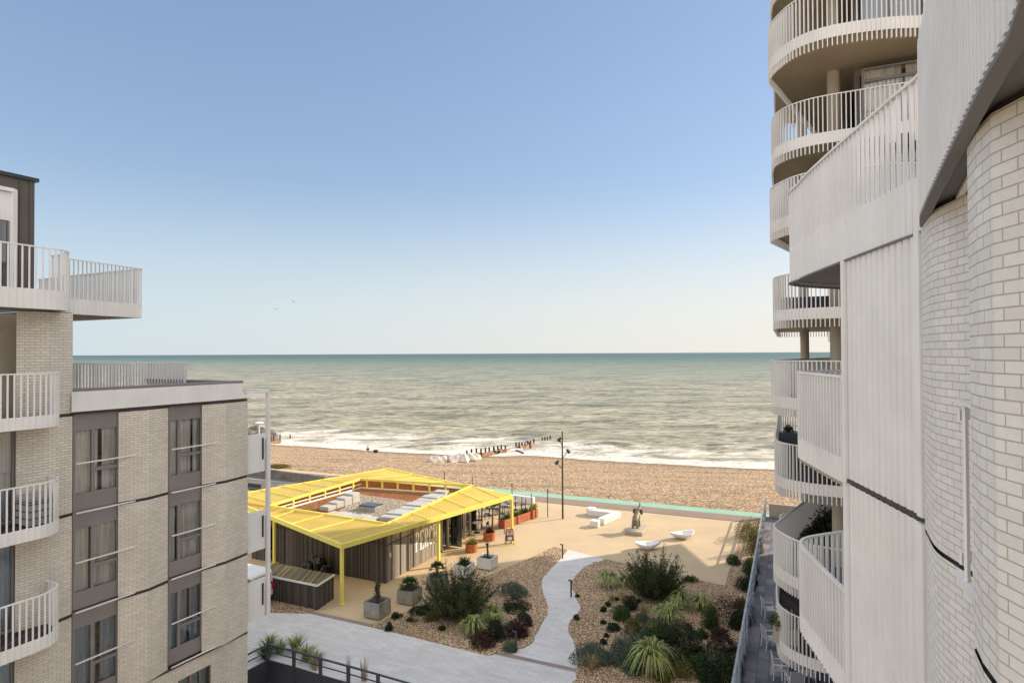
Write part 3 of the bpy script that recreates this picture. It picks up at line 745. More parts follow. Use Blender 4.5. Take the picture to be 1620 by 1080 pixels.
# window between the brick piers with its guard rail
for zf in (5.80, 8.60, 11.40):
    window(RB, (3.42, 3.98), (3.42, 3.52), zf + .05, zf + 2.3, (-1, .1), 'none')
    gr = MB(); zt = zf + 1.25
    gr.bar((3.20, 4.38, zt), (2.90, 3.80, zt), .05, .02); gr.bar((3.20, 4.38, zf + .02), (2.90, 3.80, zf + .02), .07, .02)
    gr.box(3.10, 4.16, zf + .02, zt, .035, .02, .4); gr.box(3.02, 3.99, zf + .02, zt, .02, .012, .4)
    gr.bar((3.36, 4.40, zt - .10), (3.15, 4.29, zt - .10), .015, .08); gr.bar((3.36, 4.40, zf + .14), (3.15, 4.29, zf + .14), .015, .08)
    gr.build('guard_rail', 'white', RB)
    bo = MB(); bo.box(3.2, 4.30, zt - .13, zt - .09, .012, .02); bo.box(3.2, 4.30, zf + .12, zf + .16, .012, .02); bo.build('rail_bolt', 'dark', RB)
# balcony overhead, running past the camera
up = [(8.0, 11.8), (6.6, 11.3), (5.5, 10.9), (4.95, 10.55), (4.70, 10.2), (4.62, 9.7), (4.50, 9.2), tuple(WA(7.8)[:2]), tuple(WA(6.4)[:2]), (3.96, 5.78), (3.55, 5.2), (2.2, 2.83), (1.86, 2.2), (1.5, 1.55), (1.5, .6)]
up = smoothline(up, 3)
m = MB(); m.prism([xy(p + Vector((.01, 0, 0))) for p in up] + [(8, .6)], 14.22, 14.30); ob = m.build('balcony', 'greysof', RB)
i0 = min(range(len(up)), key=lambda i: abs(up[i].y - 5.75) + abs(up[i].x - 3.95))
railing(up[:i0 + 1], 15.68, 14.16, 14.72, 14.16, ob, step=.125, fin=(.018, .035), rail=.06)
m = MB(); m.strip(up[i0:], 14.17, 15.68)
for p, d in resample(up[i0:], .09):
    n_ = Vector((-d.y, d.x, 0)); n_ = n_ if n_.x < 0 else -n_; m.obox((p.x + n_.x * .025, p.y + n_.y * .02, 14.93), d * .02, n_ * .012, (0, 0, .74))
m.build('solid_screen', 'white', ob); m = MB()
for a_, b_ in zip(up, up[1:]): m.bar((a_.x, a_.y, 14.155), (b_.x, b_.y, 14.155), .072, .022)
m.build('bottom_trim', 'greysof', ob)
m = MB(); m.bar((3.9, 5.4, 14.19), (2.7, 3.4, 14.19), .04, .03); m.build('soffit_rod', 'white', ob)
# balconies of this wing, one above the other
def rbalc(zf):
    pl = [(4.33, 7.83), (4.46, 8.7), (4.58, 9.4), (4.66, 9.85), (4.82, 10.15), (5.1, 10.35), (5.6, 10.55), (6.4, 10.85), (7.4, 11.2)]
    pl = smoothline(pl, 3)
    m = MB(); m.prism([xy(p + Vector((.012, -.01, 0))) for p in pl] + [(7.3, 12.4), tuple((WA(7.85) + Vector((.1, 0, 0)))[:2])], zf - .1, zf); o_ = m.build('balcony', 'balc', RB)
    m = MB(); m.prism([xy(p + Vector((.014, -.012, 0))) for p in pl] + [(7.3, 12.4), tuple((WA(7.85) + Vector((.1, 0, 0)))[:2])], zf - .2, zf - .1); m.build('slab', 'soffit', o_)
    railing(pl, zf + 1.24, zf - .14, zf + .18, zf - .14, o_, step=.125, fin=(.02, .05), rail=.05)
for zf in (11.42, 8.62, 5.82, 3.02): rbalc(zf)
for zf in (11.42, 8.62, 5.82): window(RB, (4.5, 8.1), (5.6, 9.95), zf + .05, zf + 2.4, (-.86, .5), 'none', None, .5)
# ================================================================== TOWER
TW = thing('apartment_building', 'white tower block with stacked curved balconies and round concrete columns, behind the nearest wing', 'building', (11, 21, 0))
Fo = [(14.5, 17.0), (13.2, 17.25), (12.15, 17.5), (11.0, 17.6), (9.67, 18.0), (8.95, 18.6), (8.70, 19.4), (8.74, 20.4), (9.4, 21.3), (11.0, 23.3), (12.7, 25.4), (15.6, 29)]
Fe = [(14.5, 17.2), (13.0, 17.8), (11.8, 18.3), (11.1, 18.6), (9.95, 19.15), (9.35, 19.65), (9.05, 20.4), (9.25, 21.4), (10.6, 24.4), (12.0, 27.5), (13.9, 31.7), (14.5, 32.3), (15.5, 32.1), (18.5, 30.8)]
body = [(11.5, 20.2), (15.2, 27.4), (17.5, 29.5), (26, 25), (22, 15.5)]
tops = [4.40, 7.15, 9.95, 12.71, 15.55, 18.45, 21.1, 23.9, 26.7]
for k, T in enumerate(tops):
    odd = k % 2 == 1
    pl = smoothline(Fo if odd else Fe, 3)
    cy = sum(p.y for p in pl) / len(pl)
    inn = [p + (Vector((17, 24, 0)) - p).normalized() * .05 for p in pl]
    poly = [xy(p) for p in inn] + [(20, 27), (20, 18)]
    m = MB(); m.prism(poly, T - 1.50, T - 1.32); o_ = m.build('balcony', 'soffit', TW)
    m = MB(); m.prism(poly, T - 1.32, T - 1.27); m.build('floor', 'balc', o_)
    railing(pl, T, T - 1.76, T - 1.14, T - 1.50, o_, step=.13, fin=(.018, .06), rail=.05, mat='whiteb')
# round columns
for (cx, cy) in ((10.85, 20.3), (13.75, 28.5)):
    for k, T in enumerate(tops[:-1]):
        z0 = T - 1.27; z1 = tops[k + 1] - 1.50
        if k % 2 == 0 and cy > 25 and False: continue
        MB().tube([(cx, cy, z0), (cx, cy, z1)], .19, 20).build('column', 'conc', TW, smooth=False)
MB().tube([(10.85, 20.3, 0), (10.85, 20.3, 2.9)], .19, 20).build('column', 'conc', TW)
m = MB()
m.prism(body, 0, 38); m.build('core_wall', 'bronze', TW)
# glazed front: windows storey by storey
fa_, fb_ = Vector((11.5, 20.2, 0)), Vector((22, 15.5, 0)); fd_ = (fb_ - fa_).normalized(); fn = Vector((fd_.y, -fd_.x, 0))
if fn.y > 0: fn = -fn
la_, lb_ = Vector((11.5, 20.2, 0)), Vector((15.2, 27.4, 0)); ld = (lb_ - la_).normalized(); ln = Vector((-ld.y, ld.x, 0))
if ln.x > 0: ln = -ln
for k, T in enumerate(tops[:-1]):
    z0, z1 = T - 1.22, tops[k + 1] - 1.75
    for i in range(3):
        a_ = fa_ + fd_ * (.15 + i * 1.75) + fn * .62; b_ = a_ + fd_ * 1.65
        window(TW, a_, b_, z0, z1, fn, 'curtain' if i == 0 else 'none', .82, None, cmat='curt' if k % 2 == 0 else 'curtb')
    for i in range(2):
        a_ = la_ + ld * (.3 + i * 2.6) + ln * .62; b_ = a_ + ld * 2.3
        window(TW, b_, a_, z0, z1, ln, 'none', None, .5)
# unseen seaward block read off the long shadow, sized and shaped to cast it
EB = thing('apartment_building', 'seaward end of the white apartment block, hidden behind the tower and throwing the long shadow', 'building', (27, 45, 0))
def pt(val, x): return (x, (val + .385 * x) / .92)
m = MB(); m.prism([pt(29.4, 22.5), pt(29.4, 40), (40, 22), (26.2, 25.2), (21, 29.6)], 0, 7); m.build('lower_wall', 'concw', EB)
cr = [(19.5, 30.5), (23.5, 40.5), (26.3, 46.2), (27.2, 47.3), (28.2, 47.6), (29.5, 47.6), (44, 52)]
crs = smoothline(cr, 4)
m = MB(); m.prism([pt(29.4, 22.5), pt(29.4, 40), (40, 22), (26.2, 25.2), (21, 29.6)], 7, 38); m.build('upper_wall', 'concw', EB)
m = MB(); m.prism([pt(29.45, 24), pt(32.8, 24.6), pt(33.6, 25.4), pt(33.7, 28.6), pt(29.45, 29)], 9, 13.8); m.build('shadow_block', 'concw', EB)  # unseen raised block, shaped to set the edge of the plaza shadow
m = MB(); m.prism([pt(29.45, 24), pt(34, 24.6), pt(35, 25.4), pt(35, 28.6), pt(29.45, 29)], 13.8, 30); m.build('shadow_block', 'concw', EB)
# ================================================================== CAFE PAVILION
def colint(px, O, dr):
    d = ray(px, 700); d = Vector((d.x, d.y, 0)); det = d.x * (-dr.y) + dr.x * d.y
    t = (O.x * (-dr.y) + dr.x * O.y) / det; return d * t
W0 = G(610, 922); CP = thing('cafe_pavilion', 'low timber clad beach cafe with folded yellow canopy roof and white PERCH lettering', 'cafe', xy(W0) + (0,))
LL, LR, HW = 10.4, 11.0, 2.86
W1 = W0 - V * LL; W2 = W1 + U * LR; W3 = W0 + U * LR
sideA, sideB = -U, V     # outward normals of the left (camera) wall and the right wall
m = MB()
dr0, dr1 = colint(428, W0, V), colint(441, W0, V)
m.strip([W0, dr1], 0, HW); m.strip([dr1, dr0], 2.2, HW); m.strip([dr0, W1], 0, HW)
m.strip([W1, W2, W3], 0, HW)
m.build('timber_wall', 'timber', CP)
m = MB(); gl0 = colint(697, W0, U); m.strip([W0, gl0], 0, HW); m.strip([gl0, W3], 2.35, HW); m.build('timber_wall', 'timberg', CP)
m = MB(); c = (dr0 + dr1) / 2 + U * .25; m.obox((c.x, c.y, 1.1), (dr1 - dr0) / 2, U * .02, (0, 0, 1.1)); m.build('door', 'dark', CP)
m = MB()
for zz in (2.22,): m.bar(W0 - U * .02 + Vector((0, 0, zz)), W1 - U * .02 + Vector((0, 0, zz)), .03, .05)
for px in (450, 511, 575): q = colint(px, W0, V) - U * .02; m.bar((q.x, q.y, 0), (q.x, q.y, HW), .04, .03)
for px in (633,): q = colint(px, W0, U) + V * .015; m.bar((q.x, q.y, 0), (q.x, q.y, HW), .03, .05)
q = W0 - U * .01 + V * .01; m.bar((q.x, q.y, 0), (q.x, q.y, HW), .07, .07)
m.bar(W0 + V * .02 + Vector((0, 0, 2.1)), colint(653, W0, U) + V * .02 + Vector((0, 0, 2.1)), .03, .04)
m.build('wall_batten', 'gwood', CP)
# sign panel with lettering
sa, sb_ = colint(653.5, W0, U), colint(693, W0, U)
m = MB(); c = (sa + sb_) / 2 + V * .04; m.obox((c.x, c.y, 1.42), (sb_ - sa) / 2, V * .035, (0, 0, 1.38)); pn = m.build('sliding_panel', 'timberg', CP)
Ls = (colint(689, W0, U) - sa).length
m = MB(); lw = Ls / 5.05; hh = 1.2; zb_ = .86; st = .125
def LQ(u0, z0, u1, z1, wd_=st):
    a_ = sa + U * u0 + V * .082; b_ = sa + U * u1 + V * .082; a_.z = zb_ + z0; b_.z = zb_ + z1
    d = (b_ - a_); 
    if abs(u1 - u0) < 1e-4: m.obox((a_ + b_) / 2, U * wd_ / 2, V * .008, (0, 0, abs(z1 - z0) / 2))
    elif abs(z1 - z0) < 1e-4: m.obox((a_ + b_) / 2, U * abs(u1 - u0) / 2, V * .008, (0, 0, wd_ / 2 * .8))
    else:
        dn = d.normalized(); pr = dn.cross(V).normalized(); m.obox((a_ + b_) / 2, d / 2, V * .008, pr * wd_ / 2 * .85)
x = .10; g_ = lw; W_ = lw * .80; s2 = st / 2; e1 = .055
for ch in 'PERCH':
    l, r_ = x + s2 + .03, x + W_ - s2
    if ch in 'PERH': LQ(l, 0, l, hh); LQ(l - .10, e1, l + .10, e1, .09); LQ(l - .10, hh - e1, l + .10, hh - e1, .09)
    if ch in 'PR':
        LQ(l, hh - e1, r_ - .1, hh - e1, st); LQ(l, hh * .47, r_ - .1, hh * .47, st); LQ(r_, hh * .58, r_, hh - .15)
        LQ(r_ - .11, hh - e1, r_, hh - .16); LQ(r_ - .11, hh * .47, r_, hh * .58 + .01)
    if ch == 'R': LQ(l + .15, hh * .46, r_, 0.02); LQ(r_ - .09, e1, r_ + .08, e1, .1)
    if ch == 'E':
        LQ(l, hh - e1, r_, hh - e1, st); LQ(l, e1, r_, e1, st); LQ(l, hh * .5, r_ - .09, hh * .5, st * .9)
        LQ(r_ + .01, hh - .24, r_ + .01, hh, .08); LQ(r_ + .01, 0, r_ + .01, .24, .08); LQ(r_ - .09, hh * .4, r_ - .09, hh * .6, .07)
    if ch == 'C':
        LQ(l, .15, l, hh - .15); LQ(l, hh - .16, l + .12, hh - e1); LQ(l, .16, l + .12, e1); LQ(l + .1, hh - e1, r_ - .1, hh - e1); LQ(l + .1, e1, r_ - .1, e1)
        LQ(r_ - .11, hh - e1, r_, hh - .16); LQ(r_ - .11, e1, r_, .16); LQ(r_, hh - .33, r_, hh - .15); LQ(r_, .15, r_, .33)
    if ch == 'H': LQ(r_, 0, r_, hh); LQ(l, hh * .5, r_, hh * .5, st); LQ(r_ - .09, e1, r_ + .08, e1, .09); LQ(r_ - .09, hh - e1, r_ + .08, hh - e1, .09)
    x += g_
m.build('lettering', 'white', pn)
q = colint(616, W0, U) + V * .04; MB().box(q.x, q.y, 1.35, 1.62, .05, .14, RU).build('wall_box', 'yellow', CP)
# glazed part
for i, (pa, pb) in enumerate(((698, 707), (709, 714.5), (722, 733), (735, 742))):
    a_, b_ = colint(pa, W0, U), colint(pb, W0, U)
    window(CP, a_, b_, .05, 2.3, V, 'curtain' if i in (2,) else 'none', None, None)
m = MB()
for px in (697.5, 708, 715.5, 721, 734, 743): q = colint(px, W0, U) + V * .02; m.bar((q.x, q.y, 0), (q.x, q.y, 2.35), .14, .10)
q0 = colint(697.5, W0, U) + V * .02; q1 = W3 + V * .02; m.bar((q0.x, q0.y, 2.33), (q1.x, q1.y, 2.33), .1, .12); m.build('door_frame', 'galv', CP)
m = MB(); q = colint(712, W0, U) + V * .45; m.obox((q.x, q.y, 1.15), V * .42, U * .02, (0, 0, 1.1)); m.build('open_door', 'glassd', CP)
# flat roof
m = MB(); m.prism([xy(p) for p in (W0 + V * .03 - U * .03, W1 - V * .03 - U * .03, W2, W3 + V * .03)], HW, HW + .08); m.build('flat_roof', 'sedum', CP)
m = MB(); m.sheet([xy(G(p[0], p[1], HW + .1)) for p in ((570, 781), (652, 793), (594, 818), (535, 809))], HW + .10); m.build('gravel_area', 'rgravel', CP)
# canopy
ZO = dict(N=G(541, 862, 3.1), R=G(811, 784, 3.1), B=G(614, 741.5, 3.45), L=G(352, 786, 3.25))
ZI = dict(N=G(612, 828.5, 3.08), R=G(747, 768, 3.62), B=G(571, 757.5, 3.62), L=G(425, 800, 3.45))
order = 'NRBL'
cn = MB(); rd = MB(); fs_ = MB()
for i in range(4):
    a, b_ = order[i], order[(i + 1) % 4]
    A, B, A2, B2 = ZO[a], ZO[b_], ZI[a], ZI[b_]
    n = 12; vs = []
    for k in range(n + 1):
        t = k / n; vs += [A.lerp(B, t), A2.lerp(B2, t), A.lerp(B, t) - Vector((0, 0, .06)), A2.lerp(B2, t) - Vector((0, 0, .06))]
    fs = []
    for k in range(n):
        o = 4 * k; fs += [(o, o + 4, o + 5, o + 1), (o + 2, o + 3, o + 7, o + 6)]
    cn.add(vs, fs)
    nr = 8 if i in (0, 2) else 7
    pv = ZO[order[(i - 1) % 4]]; nx = ZO[order[(i + 2) % 4]]
    for k in range(1, nr + 1):
        t = (k - .3) / (nr + .4); e0_ = (pv - A).normalized().lerp((nx - B).normalized(), t); P0 = A.lerp(B, t); dv = B2 - A2
        det = e0_.x * (-dv.y) + dv.x * e0_.y; w_ = A2 - P0; s1 = (w_.x * (-dv.y) + dv.x * w_.y) / det; t2 = (e0_.x * w_.y - w_.x * e0_.y) / det
        if not -.02 < t2 < 1.02: continue
        P1_ = A2.lerp(B2, t2); rd.bar(P0 + Vector((0, 0, .025)), P1_ + Vector((0, 0, .025)), .045, .07)
    rd.bar(A2 + Vector((0, 0, .0)), B2 + Vector((0, 0, .0)), .10, .16)
    fs_.bar(A - Vector((0, 0, .06)), B - Vector((0, 0, .06)), .10, .26)
ca = cn.build('canopy', 'membrane', CP); rd.build('canopy_rib', 'yellow', ca); fs_.build('fascia', 'yellow', CP)
for (pa, pz) in (((541, 955), 3.0), ((694, 895), 3.0), ((810, 858), 3.0), ((434, 891), 3.0)):
    q = G(*pa); m = MB(); m.box(q.x, q.y, 0, pz, .15, .15, RU); m.box(q.x, q.y, 0, .015, .3, .3, RU); m.build('post', 'yellow', CP)
for e_, nk in (('LB', 6), ('BR', 7)):
    A, B = ZI[e_[0]], ZI[e_[1]]
    for k in range(nk):
        p = A.lerp(B, (k + .4) / nk); MB().box(p.x, p.y, HW + .05, p.z, .11, .11, RU).build('stub_post', 'yellow', CP)
m = MB(); A, B = ZI['L'].copy(), ZI['B'].copy(); A.z = 3.18; B.z = 3.25; m.bar(A, B, .06, .07); A.z = B.z = HW + .12; m.bar(A, B, .12, .08); A = ZI['B'].copy(); B = ZI['R'].copy(); A.z = B.z = HW + .12; m.bar(A, B, .12, .08); m.build('roof_kerb', 'concw', CP)
# blocks standing on the roof
def rblock(p, sx, sy, h, rz, lab):
    o = MB().box(0, 0, 0, h, sx, sy).build('concrete_block', 'blockc', None, local=True, bevel=.02)
    o.location = (p.x, p.y, p.z); o.rotation_euler = (0, 0, rz)
    tag(o, lab, 'block', 'pale concrete blocks set out on the cafe roof'); return o
zr = HW + .085
a_, b_ = G(612, 826, zr), G(702, 783, zr); rzC = math.atan2((b_ - a_).y, (b_ - a_).x); LC = (b_ - a_).length; nc = 10
for k in range(nc):
    p = a_.lerp(b_, (k + .5) / nc); p.z = zr + .005
    rblock(p, LC / nc * random.uniform(.78, .93), 1.2 if k < 9 else .9, .28 + .06 * (k % 3 == 1) + (.12 if k == 9 else 0), rzC + random.uniform(-.03, .03), 'pale concrete block in the long row beside the right slope of the yellow canopy')
a_, b_ = G(512, 808, zr), G(563, 792, zr); rzA = math.atan2((b_ - a_).y, (b_ - a_).x); LA = (b_ - a_).length
for k in range(4):
    p = a_.lerp(b_, (k + .5) / 4); p.z = zr + .005
    rblock(p, LA / 4 * .94, .75, .26 + .16 * k / 1.3, rzA, ['lowest pale block at the near end of the short stepped row', 'second pale block of the short stepped row on the roof', 'third pale block of the short stepped row on the roof', 'tallest pale block at the far end of the short stepped row, next to the gravel'][k])
a_, b_ = G(520, 814, zr), G(598, 824.5, zr); rzB = math.atan2((b_ - a_).y, (b_ - a_).x); LB_ = (b_ - a_).length
for k in range(5):
    p = a_.lerp(b_, (k + .5) / 5); p.z = zr + .005
    rblock(p, LB_ / 5 * .95, .8, .16 + .05 * (k % 2), rzB, 'flat pale block in the low row behind the near slope of the yellow canopy')
p = G(587, 806, zr + .01); sk = MB(); sk.box(p.x, p.y, p.z, p.z + .28, 1.35, .95, RU); s_ = sk.build('skylight', 'galv', CP)
sk = MB(); sk.box(p.x, p.y, p.z + .28, p.z + .36, 1.25, .85, RU); sk.build('skylight_glass', 'sky_glass', s_)
p = G(498, 806, zr); MB().tube([(p.x, p.y, HW + .08), (p.x, p.y, HW + .45)], .06, 10).build('vent_pipe', 'galv', CP)
# ================================================================== PLANT BUILDERS
def blades(mb, c, n, L, wdt, rise=1.0, spread=1.0, segs=6, uvs=True, stiff=.5, r0=.08):
    for i in range(n):
        th = random.uniform(0, 2 * math.pi); el = random.uniform(.35, 1.0) ** 1; l = L * random.uniform(.65, 1.1)
        d = Vector((math.cos(th), math.sin(th), 0)); p = Vector(c) + d * random.uniform(0, r0)
        ang = R_(88) - (1 - el) * R_(50) * spread; side = Vector((-d.y, d.x, 0)); cur = ang; vs = []; 
        droop = R_(150) * (1 - stiff) * random.uniform(.7, 1.2)
        for k in range(segs + 1):
            t = k / segs; ww = wdt * (1 - t ** 2.2) * .5 + .002
            vs += [p - side * ww, p + side * ww]
            cur = ang - droop * t * t
            p = p + (d * math.cos(cur) + Vector((0, 0, 1)) * math.sin(cur) * rise) * (l / segs)
            if p.z < c[2] + .02: p.z = c[2] + .02
        fs = [(2 * k, 2 * k + 1, 2 * k + 3, 2 * k + 2) for k in range(segs)]
        uv = [[(0, k / segs), (1, k / segs), (1, (k + 1) / segs), (0, (k + 1) / segs)] for k in range(segs)]
        mb.add(vs, fs, uv)
    return mb
def arch(mb, c, n, r, segs=8, wdt=.058):
    for i in range(n):
        th = random.uniform(0, 6.2832); d = Vector((math.cos(th), math.sin(th), 0)); side = Vector((-d.y, d.x, 0)); k_ = random.random() ** .6
        reach = r * (.25 + .85 * k_) * random.uniform(.85, 1.1); top = r * random.uniform(.75, 1.1) * (1.05 - .35 * k_); end = top * (1 - .85 * k_ * random.uniform(.7, 1.15)); vs = []
        for k in range(segs + 1):
            t = k / segs; x_ = reach * t ** 1.25; z_ = max(.02, top * (1 - (1 - min(1, t / .62)) ** 2) if t < .62 else top - (top - end) * ((t - .62) / .38) ** 1.6)
            ww = wdt * .5 * (1 - t ** 3) + .004; p = Vector(c) + d * (.06 + x_) + Vector((0, 0, z_)); vs += [p - side * ww, p + side * ww]
        mb.add(vs, [(2 * k, 2 * k + 1, 2 * k + 3, 2 * k + 2) for k in range(segs)], [[(0, 0), (1, 0), (1, 1), (0, 1)]] * segs)
def leafquad(mb, p, sz, asp=2.2):
    d = Vector((random.gauss(0, 1), random.gauss(0, 1), random.gauss(.3, .8))).normalized(); a = d.orthogonal().normalized()
    a = Matrix.Rotation(random.uniform(0, 6.3), 3, d) @ a
    L = sz * random.uniform(.6, 1.3); w_ = L / asp
    mb.add([p, p + d * L * .5 + a * w_ * .5, p + d * L, p + d * L * .5 - a * w_ * .5], [(0, 1, 2, 3)])
def mound(mb, c, rx, h, n, sz, asp=2.2):
    lobes = [(random.uniform(-.5, .5) * rx, random.uniform(-.5, .5) * rx, random.uniform(.35, .75)) for _ in range(6)] + [(0, 0, .8)]
    for i in range(n):
        lx, ly, lr = random.choice(lobes); th = random.uniform(0, 6.283); ph = math.acos(random.uniform(0, 1)); k = random.uniform(.55, 1.0) ** .5
        x_ = lx + rx * lr * math.sin(ph) * math.cos(th) * k; y_ = ly + rx * lr * math.sin(ph) * math.sin(th) * k
        z_ = h * (lr * 1.2) * math.cos(ph) * k
        leafquad(mb, Vector((c[0] + x_, c[1] + y_, c[2] + max(.01, z_))), sz, asp)
    return mb
def feathery(name, base, H, Rr, label, nb=70, mat='leafd'):
    t = thing(name, label, 'shrub', base)
    st_ = MB(); lf = MB()
    for i in range(nb):
        th = random.uniform(0, 6.283); sp = random.uniform(.05, 1) ** .7; d = Vector((math.cos(th), math.sin(th), 0))
        L = H * random.uniform(.6, 1.15) * (1 - .22 * sp); pts = []; p = Vector(base) + d * .08; ang = R_(88) - sp * R_(80)
        for k in range(7):
            pts.append(p.copy()); a_ = ang + (R_(34) * (k / 6) if sp > .5 else 0)
            p = p + (d * math.cos(a_) * (Rr / H * 1.45) + Vector((0, 0, math.sin(a_)))) * L / 6 + Vector((random.uniform(-.04, .04), random.uniform(-.04, .04), 0))
        st_.tube(pts, [.022 * (1 - k / 7) + .004 for k in range(7)], 4, cap=False)
        for k in range(1, 6):
            for j in range(7):
                q = pts[k].lerp(pts[k + 1], random.random()); dd = (Vector((random.gauss(0, .7), random.gauss(0, .7), .75)) + d * .5).normalized()
                l2 = random.uniform(.14, .34); a_ = dd.orthogonal().normalized(); ww = .02
                e_ = q + dd * l2
                for jj in range(5):
                    s0 = q.lerp(e_, .1 + jj * .22); leafquad(lf, s0 + Vector((random.uniform(-.02, .02), random.uniform(-.02, .02), 0)), .125, 4.0)
    st_.build('stem', 'bark', t, uv=False); lf.build('foliage', mat, t, uv=False); return t
def phormium(base, r, label, n=75):
    t = thing('flax_plant', label, 'plant', base, 0, 'striped flax plants in the gravel beds')
    mb = MB(); arch(mb, base, int(n * 1.5), r); mb.build('leaf', 'blade', t)
    return t
def small(base, wpx, hpx, mat, label, cat='plant', name='low_shrub', group=None, dens=1.0, sz=.08, asp=2.0):
    Y = base.y; rx = wpx / 960 * Y / 2; h = hpx / 960 * Y * 1.0
    mb = MB(); n = int(min(3600, 260 + rx * h * 5200) * dens); mound(mb, (0, 0, 0), rx, h, n, sz, asp)
    o = mb.build(name, mat, None, local=True, uv=False); o.location = base
    return tag(o, label, cat, group)
zb = .03
def Gb(px, py): return G(px, py, zb)
feathery('tamarisk_bush', Gb(725, 972), 2.25, 1.75, 'large dark feathery bush beside the square planters in the left gravel bed', 150)
feathery('tamarisk_bush', Gb(1036, 944), 2.45, 1.6, 'large dark feathery bush behind the flax plants in the right gravel bed', 150)
for px, py, r, lab in ((748, 1000, .78, 'striped flax plant nearest the foreground path in the left gravel bed'), (779, 982, .72, 'striped flax plant just right of the big feathery bush in the left bed'),
    (961, 926, .85, 'striped flax plant left of the feathery bush, at the top of the winding path'), (991, 926, .6, 'smaller flax plant tucked against the left side of the right bed bush'),
    (1057, 985, .95, 'wide striped flax plant in the middle of the right bed'), (1077, 960, .85, 'striped flax plant behind the wide middle one'),
    (1109, 964, .75, 'rightmost striped flax plant in the right bed'), (1031, 1058, 1.2, 'largest yellow striped flax plant at the bottom of the right bed')):
    phormium(Gb(px, py), r, lab, 110 if r > 1 else 80)
for px, py, w_, h_, mat, lab in (
    (811, 940, 36, 16, 'leafg', 'grey green mound alone in the upper part of the left gravel bed'), (818, 960, 42, 9, 'leafk', 'long flat blackish mat plant below the grey mound in the left bed'),
    (829, 979, 18, 9, 'leafk', 'small dark mound right of the flax plants in the left bed'), (836, 988, 13, 12, 'leafr', 'small brown shrub at the edge of the winding path'),
    (823, 1003, 30, 22, 'leafr', 'reddish brown shrub beside the lower bend of the path'), (806, 996, 17, 10, 'leafg', 'small grey tuft between the flax and the reddish shrub'),
    (768, 1017, 38, 17, 'leafr', 'dark red brown spreading shrub at the tip of the left bed'), (786, 1010, 26, 30, 'leafk', 'upright dark tufted shrub right below the flax plants'),
    (808, 1026, 20, 13, 'leafg', 'grey green tuft beside the lower path light'), (664, 970, 32, 11, 'leafk', 'flat dark mat plant left of the feathery bush'),
    (628, 977, 13, 7, 'leafk', 'small dark plant beside the leftmost planter'), (616, 995, 11, 9, 'leafk', 'little dark tuft at the left end of the left bed'),
    (649, 981, 9, 5, 'leafm', 'tiny green tuft between the planter and the bush'), (700, 995, 9, 6, 'leafk', 'tiny dark tuft in the open gravel left of the flax'), (683, 979, 20, 11, 'leafo', 'olive tuft in front of the feathery bush'),
    (1040, 1010, 52, 26, 'leafm', 'mid green domed shrub in the centre of the right bed'), (1082, 1030, 62, 40, 'leafk', 'large dark green shrub right of the biggest flax'),
    (1157, 982, 52, 34, 'leafr', 'purple brown shrub close to the terrace fence'), (1125, 992, 24, 34, 'leafm', 'upright green shrub left of the purple brown one'),
    (1133, 1076, 48, 44, 'leafk', 'dark green shrub at the bottom near the fence'), (1162, 1062, 24, 24, 'leafm', 'green shrub against the bottom of the terrace fence'),
    (984, 1048, 36, 42, 'leafg', 'tall grey leaved shrub left of the biggest flax'), (934, 1041, 50, 20, 'leafg', 'low grey green spreading shrub at the lower path bend'),
    (983, 976, 28, 15, 'leafm', 'green mound in the upper middle of the right bed'), (1160, 891, 18, 12, 'leafm', 'small bright green shrub at the plaza corner kerb'),
    (1186, 848, 36, 26, 'leafo', 'olive bush at the seaward end of the right bed'), (1193, 872, 26, 36, 'leafo', 'yellowish tall bush beside the terrace fence'),
    (1190, 906, 24, 24, 'leafm', 'green bush halfway along the terrace fence'), (1178, 930, 28, 16, 'leafk', 'dark low shrub halfway along the terrace fence'),
    (1190, 925, 16, 20, 'leafk', 'dark shrub touching the fence above the low one'), (1002, 1000, 24, 22, 'leafo', 'olive shrub left of the domed green one'),
    (1110, 1008, 16, 14, 'leafm', 'small green shrub below the upright one'), (1150, 1035, 40, 26, 'leafr', 'red brown shrub above the bottom fence corner'), (1095, 919, 18, 7, 'leafm', 'small green tuft under the plaza kerb'),
    (1018, 980, 22, 10, 'leafg', 'silvery mound beside the wide middle flax'), (969, 996, 20, 9, 'leafk', 'dark mound in the right bed beside the winding path'), (1000, 962, 20, 18, 'leafk', 'dark shrub at the left foot of the feathery bush')):
    small(Gb(px, py), w_ * 1.35, h_ * 1.3, mat, lab, group='low shrubs in the gravel beds')
for k, (px, py, w_, h_, mat) in enumerate(((1058, 1022, 34, 20, 'leafk'), (1024, 1010, 26, 16, 'leafg'), (1064, 1046, 30, 22, 'leafm'), (1098, 1040, 30, 20, 'leafk'), (1108, 1058, 30, 22, 'leafm'), (1080, 1066, 30, 16, 'leafo'), (1005, 1030, 30, 26, 'leafg'), (1000, 1062, 30, 20, 'leafg'), (1140, 1010, 26, 16, 'leafr'), (1168, 990, 26, 24, 'leafk'), (1148, 1058, 28, 22, 'leafk'), (1120, 1078, 40, 26, 'leafk'), (1064, 1004, 26, 12, 'leafm'), (960, 1046, 26, 12, 'leafg'), (1048, 1072, 40, 8, 'leafo'), (1172, 960, 20, 12, 'leafm'), (1092, 1008, 20, 12, 'leafk'))):
    small(Gb(px, py), w_ * 1.25, h_ * 1.2, mat, 'low filler shrub overlapping its neighbours in the lower part of the right bed', name='filler_shrub', group='filler shrubs in the lower right bed')
